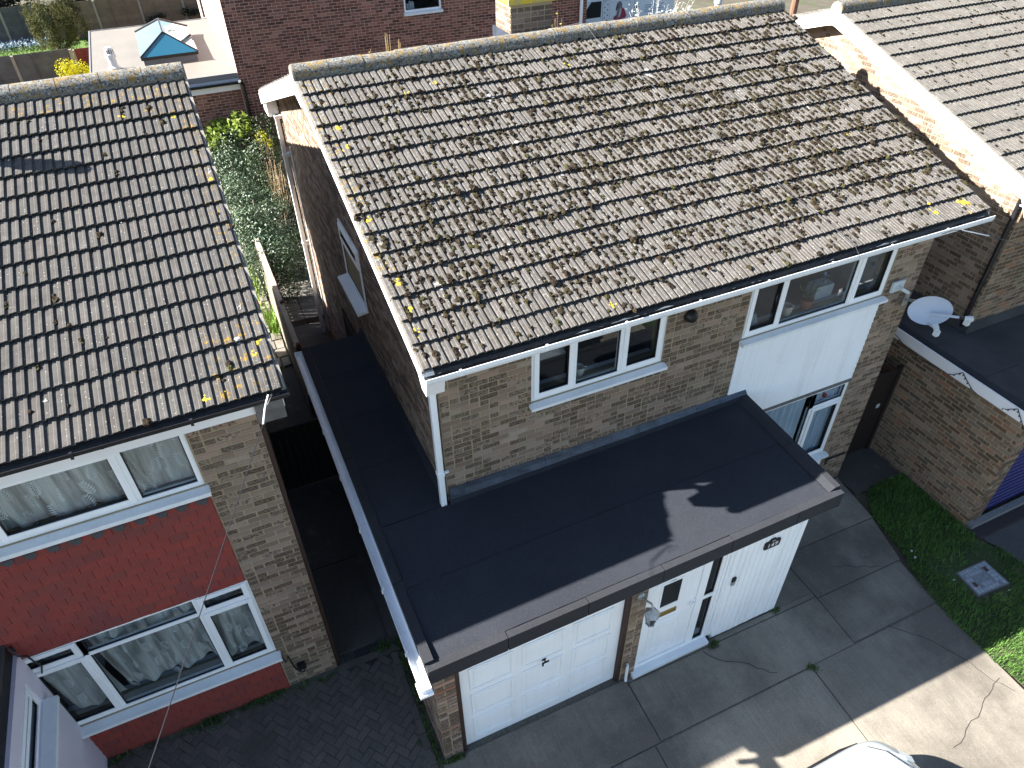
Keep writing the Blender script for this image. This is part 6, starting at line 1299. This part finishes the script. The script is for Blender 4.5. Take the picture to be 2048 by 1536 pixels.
# ------------------------------------------------------------------ wires and pole
m_wire = M('black_wire', (.02, .02, .025), .5); m_wire_w = M('white_wire_grip', (.70, .70, .70), .5); m_wire_g = M('grey_wire', (.07, .065, .075), .5)
def sag(p0, p1, s, n=14): p0, p1 = Vector(p0), Vector(p1); return [tuple(p0.lerp(p1, i/n)-Vector((0, 0, s*4*(i/n)*(1-i/n)))) for i in range(n+1)]
def wire(name, loc, parts, label):
    T_ = thing(name, loc, label, 'cable')
    for nm, pts, r, mt in parts: mb = MB(); mb.tube(pts, r, 5); mb.build(nm, mt, T_)
wire('telephone_wire', (-1.6, -.36, 5.2), [('wire', sag((-1.71, -.50, 5.08), (-8.43, -15.8, 4.45), .02), .0038, m_wire), ('grip', [(-1.60, -.33, 5.24), (-1.63, -.36, 5.20), (-1.66, -.40, 5.16), (-1.71, -.50, 5.08)], .008, m_wire_w), ('hook', [(-1.62, -.30, 5.18), (-1.57, -.36, 5.26), (-1.63, -.41, 5.20)], .005, m_wire)], 'telephone wire with white grip running from the left eaves to the street')
wire('telephone_wire', (6.9, -.45, 4.9), [('wire', [(6.40, -.47, 4.97), (6.55, -.50, 5.0), (6.72, -.50, 4.96)], .005, m_wire), ('wire', sag((7.32, -.50, 4.74), (9.6, -.9, 3.95), .02), .005, m_wire), ('grip', [(6.72, -.50, 4.96), (7.32, -.50, 4.74)], .007, m_wire_w)], 'short wire with white grip leaving the right end of the white gutter')
def onroof(x, y, h=.06): return (x, y, R1[3]+(y-R1[2])*math.tan(PITCH)+h)
pts = [(3.80, 4.75, 6.44), (3.84, 4.2, 6.62), (3.86, 4.05, 6.64)]+[onroof(x, y, .085) for x, y in ((3.92, 3.8), (4.05, 3.2), (4.25, 2.5), (4.5, 1.6), (4.75, .8), (4.95, .1))]+[(5.05, -.40, 5.08), (5.1, -.46, 4.96)]
wire('roof_cable', (4.4, 2, 5.9), [('wire', pts, .0032, m_wire_g)], 'thin grey cable lying over the ridge and down the mossy roof')
PO = thing('telegraph_pole', (26.3, 24.0, -.55), 'brown wooden telegraph pole beyond the gap between the middle and right roofs', 'pole')
mb = MB(); 
d_ = Vector((0.3, 0.5, 0)).normalized(); px_, py_ = 23.1, 20.0
mb.tube([(px_, py_, -.5), (px_, py_, 7.5)], [.16, .12], 10); mb.build('shaft', M('pole_wood', (.17, .085, .055), .85, n=((12, .2, 4),)), PO)
mb = MB(); mb.tube([(px_-.5, py_, 7.1), (px_+.5, py_, 7.1)], .05, 6); mb.build('crossarm', m_brown_wood, PO)
PO.location = (px_, py_, -.55)
for ch_ in PO.children: ch_.matrix_parent_inverse = Matrix.Translation((-px_, -py_, .55))
# small string of lights along the right white fascia
fl = [(7.985, .60, 2.26), (7.99, .18, 2.10), (8.10, .0, 2.07), (8.08, -.30, 2.12), (8.02, -.5, 2.2), (8.02, -.63, 2.345), (8.02, -.72, 2.27), (8.03, -.87, 2.17), (8.09, -1.05, 2.15), (8.09, -1.22, 2.15), (8.03, -1.40, 2.22), (8.02, -1.54, 2.345), (8.02, -1.62, 2.25), (8.02, -1.76, 2.10)]
FLT = thing('string_lights', (8.05, -.6, 2.1), 'dark string of fairy lights looped along the white fascia of the right garage', 'string lights')
mb = MB(); mb.tube(fl, .006, 5); mb.build('wire', m_wire, FLT)
mb = MB()
for i in range(len(fl)-1):
    for t_ in (.25, .75): p = Vector(fl[i]).lerp(Vector(fl[i+1]), t_); mb.lathe([(.0, -.03), (.010, -.02), (.008, 0), (0, .005)], tuple(p+Vector((-.01, 0, 0))), 6)
mb.build('bulb', m_wire, FLT)
# ------------------------------------------------------------------ road behind, white van, cars
rd2 = meshobj('rear_road', [(10.9, 17, -.30), (160, 17, -.30), (160, 160, -.30), (10.9, 160, -.30)], [(0, 1, 2, 3)], M('pale_road', (.17, .155, .14), .95, n=((.4, .08, 5), (40, .15, 2)))); rd2['kind'] = 'structure'
pv = meshobj('rear_pavement', [(29.8, 17, -.18), (60, 17, -.18), (60, 44, -.18), (29.8, 44, -.18), (29.8, 17, -.4), (29.8, 44, -.4)], [(0, 1, 2, 3), (0, 3, 5, 4)], M('rear_slabs', (.24, .22, .19), .95, n=((2, .08, 4),))); pv['kind'] = 'structure'
def loft(sections, n=20):
    """sections: (y, half width, z bottom, z top, shoulder z, top half width) from nose to tail; returns closed shell"""
    vs = []; fs = []
    for (y, hw, zb, zt, zs, tw) in sections:
        ring = [(-hw*.86, zb), (-hw*.98, zb+.10), (-hw, (zb+zs)/2), (-hw*.985, zs), (-hw*.9, zs+(zt-zs)*.30), (-tw, zt-(zt-zs)*.14), (-tw*.72, zt-(zt-zs)*.02), (-tw*.3, zt), (tw*.3, zt), (tw*.72, zt-(zt-zs)*.02), (tw, zt-(zt-zs)*.14), (hw*.9, zs+(zt-zs)*.30), (hw*.985, zs), (hw, (zb+zs)/2), (hw*.98, zb+.10), (hw*.86, zb)]
        vs.append([(x, y, z) for x, z in ring])
    k = len(vs[0]); V = [p for r_ in vs for p in r_]
    for i in range(len(vs)-1):
        for j in range(k): fs.append((i*k+j, i*k+(j+1) % k, (i+1)*k+(j+1) % k, (i+1)*k+j))
    fs.append(tuple(range(k))); fs.append(tuple((len(vs)-1)*k+j for j in range(k))[::-1]); return V, fs
def xf(o, M4): 
    o.matrix_basis = M4@o.matrix_basis; WM[o.name] = o.matrix_basis.copy()
def wheel(M4, x, y, z, r, root, w=.2):
    mb = MB(lambda a, b, c: tuple(M4@Vector((a, b, c)))); s = 1 if x > 0 else -1
    mb.lathe([(r*.62, -w/2), (r*.94, -w/2), (r, -w*.3), (r, w*.3), (r*.94, w/2), (r*.62, w/2)], (x, y, z), 24, axis=(s, 0, 0)); t_ = autosmooth(mb.build('wheel', m_tyre, root))
    mb = MB(lambda a, b, c: tuple(M4@Vector((a, b, c)))); mb.lathe([(0, w*.30), (r*.15, w*.36), (r*.2, w*.28), (r*.55, w*.34), (r*.63, w*.45), (r*.63, -w*.4)], (x, y, z), 20, axis=(s, 0, 0)); autosmooth(mb.build('rim', m_silver, t_))
m_tyre = M('tyre', (.015, .015, .016), .85); m_carglass = M('car_glass', (.012, .015, .017), .05, spec=1.0); m_lamp = M('lamp_glass', (.55, .58, .6), .08, spec=.9); m_red_lamp = M('red_lamp', (.25, .01, .01), .2)
def paint(name, col, metal=.0, rough=.22): 
    t = NT(name); t.done(t.scale(col, t.rng(t.noise(300, 2), .3, .7, .96, 1.04)), rough, .5, metal); t.bsdf.inputs['Coat Weight'].default_value = .8; t.bsdf.inputs['Coat Roughness'].default_value = .04; return t.mat
def car(name, loc, yaw, mat, label):
    """nose at local -y origin, tail along +y; loc is the nose on the ground, yaw turns it"""
    root = thing(name, loc, label, 'car'); M4 = Matrix.Translation(Vector(loc))@Matrix.Rotation(yaw, 4, 'Z'); T_ = lambda a, b, c: tuple(M4@Vector((a, b, c)))
    sec = [(.00, .40, .40, .55, .50, .30), (.015, .58, .32, .60, .52, .46), (.06, .70, .27, .655, .56, .58), (.16, .79, .23, .715, .60, .66), (.34, .845, .20, .775, .65, .71), (.62, .87, .19, .845, .71, .73), (.95, .885, .19, .915, .77, .735), (1.20, .89, .19, .965, .83, .74), (1.32, .89, .19, 1.0, .86, .74), (3.5, .89, .19, 1.02, .90, .74), (3.85, .87, .22, 1.0, .88, .72), (4.05, .82, .28, .95, .80, .70), (4.12, .72, .36, .85, .70, .62)]
    V, F = loft(sec); mb = MB(T_); mb.add(V, F); b = mb.build('body', mat, root, smooth=True); sd = b.modifiers.new('s', 'SUBSURF'); sd.levels = sd.render_levels = 2
    cab = [(1.22, .74, .93, .98, .95, .66), (1.65, .735, .95, 1.26, 1.02, .60), (2.0, .73, .95, 1.42, 1.05, .56), (2.6, .73, .95, 1.47, 1.06, .56), (3.2, .72, .95, 1.43, 1.06, .56), (3.7, .70, .95, 1.22, 1.03, .57), (3.95, .68, .93, 1.0, .96, .6)]
    V, F = loft(cab); mb = MB(T_); mb.add(V, F); g = mb.build('windows', m_carglass, root, smooth=True); sd = g.modifiers.new('s', 'SUBSURF'); sd.levels = sd.render_levels = 2
    V, F = loft([(1.98, .50, 1.36, 1.425, 1.39, .46), (2.1, .565, 1.37, 1.46, 1.42, .52), (2.6, .57, 1.38, 1.495, 1.45, .52), (3.15, .565, 1.37, 1.46, 1.42, .52), (3.3, .5, 1.33, 1.41, 1.38, .46)]); mb = MB(T_); mb.add(V, F); r_ = mb.build('roof', mat, root, smooth=True); sd = r_.modifiers.new('s', 'SUBSURF'); sd.levels = sd.render_levels = 2
    for s in (-1, 1):
        mb = MB(T_)
        for y in (1.9, 2.55, 3.3): pass
        mb.tube([(s*.72, 1.30, 1.0), (s*.62, 1.75, 1.33), (s*.575, 2.05, 1.44)], .03, 6); mb.tube([(s*.715, 2.6, 1.0), (s*.575, 2.62, 1.45)], .035, 6); mb.tube([(s*.69, 3.85, 1.0), (s*.57, 3.35, 1.40)], .05, 6); mb.build('pillar', mat, root)
        mb = MB(T_); mb.add([(s*.43, .075, .60), (s*.73, .19, .64), (s*.80, .36, .735), (s*.55, .17, .69)], [(0, 1, 2, 3)]); 
        hl = MB(T_); c0 = [(s*.46, .055, .56), (s*.76, .165, .58), (s*.835, .42, .70), (s*.72, .40, .765), (s*.58, .20, .715), (s*.46, .09, .66)]; hl.add(c0+[(a*.985, q_+.06, z_-.01) for a, q_, z_ in c0], [tuple(range(6)), tuple(range(6, 12))[::-1]]+[(i, (i+1) % 6, (i+1) % 6+6, i+6) for i in range(6)]); hl.build('headlight', m_lamp, root)
        mb = MB(T_); mb.tube([(s*.64, 4.10, .74), (s*.8, 3.98, .80)], .06, 6); mb.build('tail_light', m_red_lamp, root)
        mb = MB(T_); mb.box(min(s*.88, s*1.02), max(s*.88, s*1.02), 1.45, 1.56, .95, 1.08); bevel(mb.build('mirror', mat, root), .03)
        # bonnet seam
        mb = MB(T_); mb.tube([(s*.46, .115, .694), (s*.57, .25, .762), (s*.64, .5, .828), (s*.68, .9, .916), (s*.68, 1.22, .978)], .005, 5); mb.build('bonnet_seam', m_black, root)
        for y in (.80, 3.35): wheel(M4, s*.80, y, .31, .31, root)
    mb = MB(T_); mb.tube([(-.5, .02, .47), (-.25, -.012, .47), (.25, -.012, .47), (.5, .02, .47)], .035, 6); mb.build('grille', m_black, root)
    mb = MB(T_); mb.box(-.26, .26, -.022, -.005, .36, .44); mb.build('number_plate', m_signw, root); return root
car('parked_car', (3.22, -3.66, gz(3.2, -4.0)-.0), math.pi, paint('silver_paint', (.55, .60, .62), .55, .25), 'silver car nosing into the bottom of the concrete driveway')
car('parked_car', (26.2, 30.4, -.30), math.radians(-62), paint('dark_blue_paint', (.012, .018, .035), .2), 'dark car parked on the road behind the blossom tree')
# white van
VN = thing('van', (17.9, 24.9, -.30), 'white panel van with paw prints and an animal picture on its side behind the chimney', 'van')
m_vanw = paint('van_white', (.62, .70, .76), 0, .3)
X0, X1, Y0, Y1, Zb = 14.45, 19.9, 24.0, 25.95, .10
mb = MB(); mb.prism([(X0, Zb), (X1-.05, Zb), (X1, Zb+.3), (X1, 1.7), (X1-.12, 2.1), (X1-.5, 2.18), (X0+1.35, 2.18), (X0+.95, 2.05), (X0+.45, 1.30), (X0+.05, 1.08), (X0-.02, .6)], 'y', Y0, Y1); bevel(mb.build('body', m_vanw, VN), .07, 3)
mb = MB(); mb.add([(X0+.62, Y0-.012, 1.32), (X0+1.62, Y0-.012, 1.32), (X0+1.62, Y0-.012, 1.95), (X0+1.12, Y0-.012, 1.95)], [(0, 1, 2, 3)]); mb.add([(X0+.44, Y0+.12, 1.30), (X0+.44, Y1-.12, 1.30), (X0+.93, Y1-.16, 2.02), (X0+.93, Y0+.16, 2.02)], [(0, 1, 2, 3)]); mb.v = [(x-.02 if i > 3 else x, y, z+.01 if i > 3 else z) for i, (x, y, z) in enumerate(mb.v)]; mb.build('window', m_carglass, VN)
for x in (X0+.95, X1-1.1):
    for y in (Y0+.12, Y1-.12):
        mb = MB(); s = -1 if y < 25 else 1; mb.lathe([(.2, -.1), (.33, -.1), (.35, -.06), (.35, .06), (.33, .1), (.2, .1)], (x, y, .05), 22, axis=(0, s, 0)); t_ = autosmooth(mb.build('wheel', m_tyre, VN)); mb = MB(); mb.lathe([(0, .09), (.2, .10), (.22, -.05)], (x, y, .05), 16, axis=(0, s, 0)); mb.build('rim', m_silver, t_)
mb = MB(); mb.box(X0+.45, X0+.62, Y0-.30, Y0-.05, 1.28, 1.62); bevel(mb.build('mirror', m_black, VN), .04)
mb = MB()
for (a, b, c, d) in ((X0+1.70, X0+1.712, .3, 2.0), (X0+3.3, X0+3.312, .3, 2.0)): mb.box(a, b, Y0-.006, Y0+.0, c, d)
mb.box(X0+1.72, X0+3.3, Y0-.006, Y0, 1.95, 1.962); mb.build('door_seam', M('seam_grey', (.10, .14, .18), .6), VN)
mb = MB(); frame_bars(mb, X0+2.05, X0+3.1, 1.20, 1.86, .012, 0, .006); mb.v = [(x, Y0-.006+(.004 if y > .003 else 0), z) for x, y, z in mb.v]; mb.build('press_shadow_line', M('van_shadow', (.40, .47, .55), .5), VN)  # outline of the pressed panel, its shade put into the colour
m_paw = M('paw_print_ink', (.02, .025, .035), .6)
def paw(mb, x, z, s):
    for ox, oz, r in ((0, -.15, .5), (-.42, .28, .2), (-.15, .52, .2), (.17, .52, .2), (.43, .26, .2)): mb.add([(x+s*(ox+r*math.cos(a)), Y0-.008, z+s*(oz+r*.85*math.sin(a))) for a in np.linspace(0, 6.283, 9)[:-1]], [tuple(range(8))])
mb = MB()
for k in range(10): paw(mb, X0+1.86+.05*(k % 2)-.025+(.06 if k % 2 else -.03), 1.05+k*.105, .048)
paw(mb, X0+3.42, 1.50, .17); mb.build('paw_print', m_paw, VN)
mb = MB(); cx_, cz_ = X0+2.55, 1.22
def ell(mb, x, z, a, b, m, d, rot=0): mb.add([(x+a*math.cos(t)*math.cos(rot)-b*math.sin(t)*math.sin(rot), Y0-d, z+a*math.cos(t)*math.sin(rot)+b*math.sin(t)*math.cos(rot)) for t in np.linspace(0, 6.283, 15)[:-1]], [tuple(range(14))], m)
ell(mb, cx_+.05, cz_+.02, .34, .12, 0, .007, .1); ell(mb, cx_+.18, cz_+.16, .13, .26, 0, .008, .5); ell(mb, cx_+.0, cz_+.18, .12, .28, 1, .009, -.25); ell(mb, cx_-.02, cz_+.48, .14, .15, 1, .010); ell(mb, cx_-.13, cz_+.40, .05, .14, 2, .011, -.2); ell(mb, cx_+.03, cz_+.18, .05, .20, 3, .0115, -.2)
mb.build('picture', [M('print_crimson', (.28, .02, .06), .6), M('print_grey', (.13, .12, .14), .6), M('print_dark', (.05, .05, .06), .6), M('print_pale', (.45, .42, .44), .6)], VN)
mb = MB()
for k in range(4): mb.box(X0+3.85, X0+4.85-.12*(k % 2), Y0-.008, Y0-.002, 1.55-k*.085, 1.575-k*.085)
mb.build('text_line', M('print_blue', (.10, .25, .42), .6), VN)
mb = MB(); mb.box(X0+2.3, X0+3.2, Y0-.008, Y0-.002, 2.0, 2.06); mb.build('text_line', m_paw, VN)
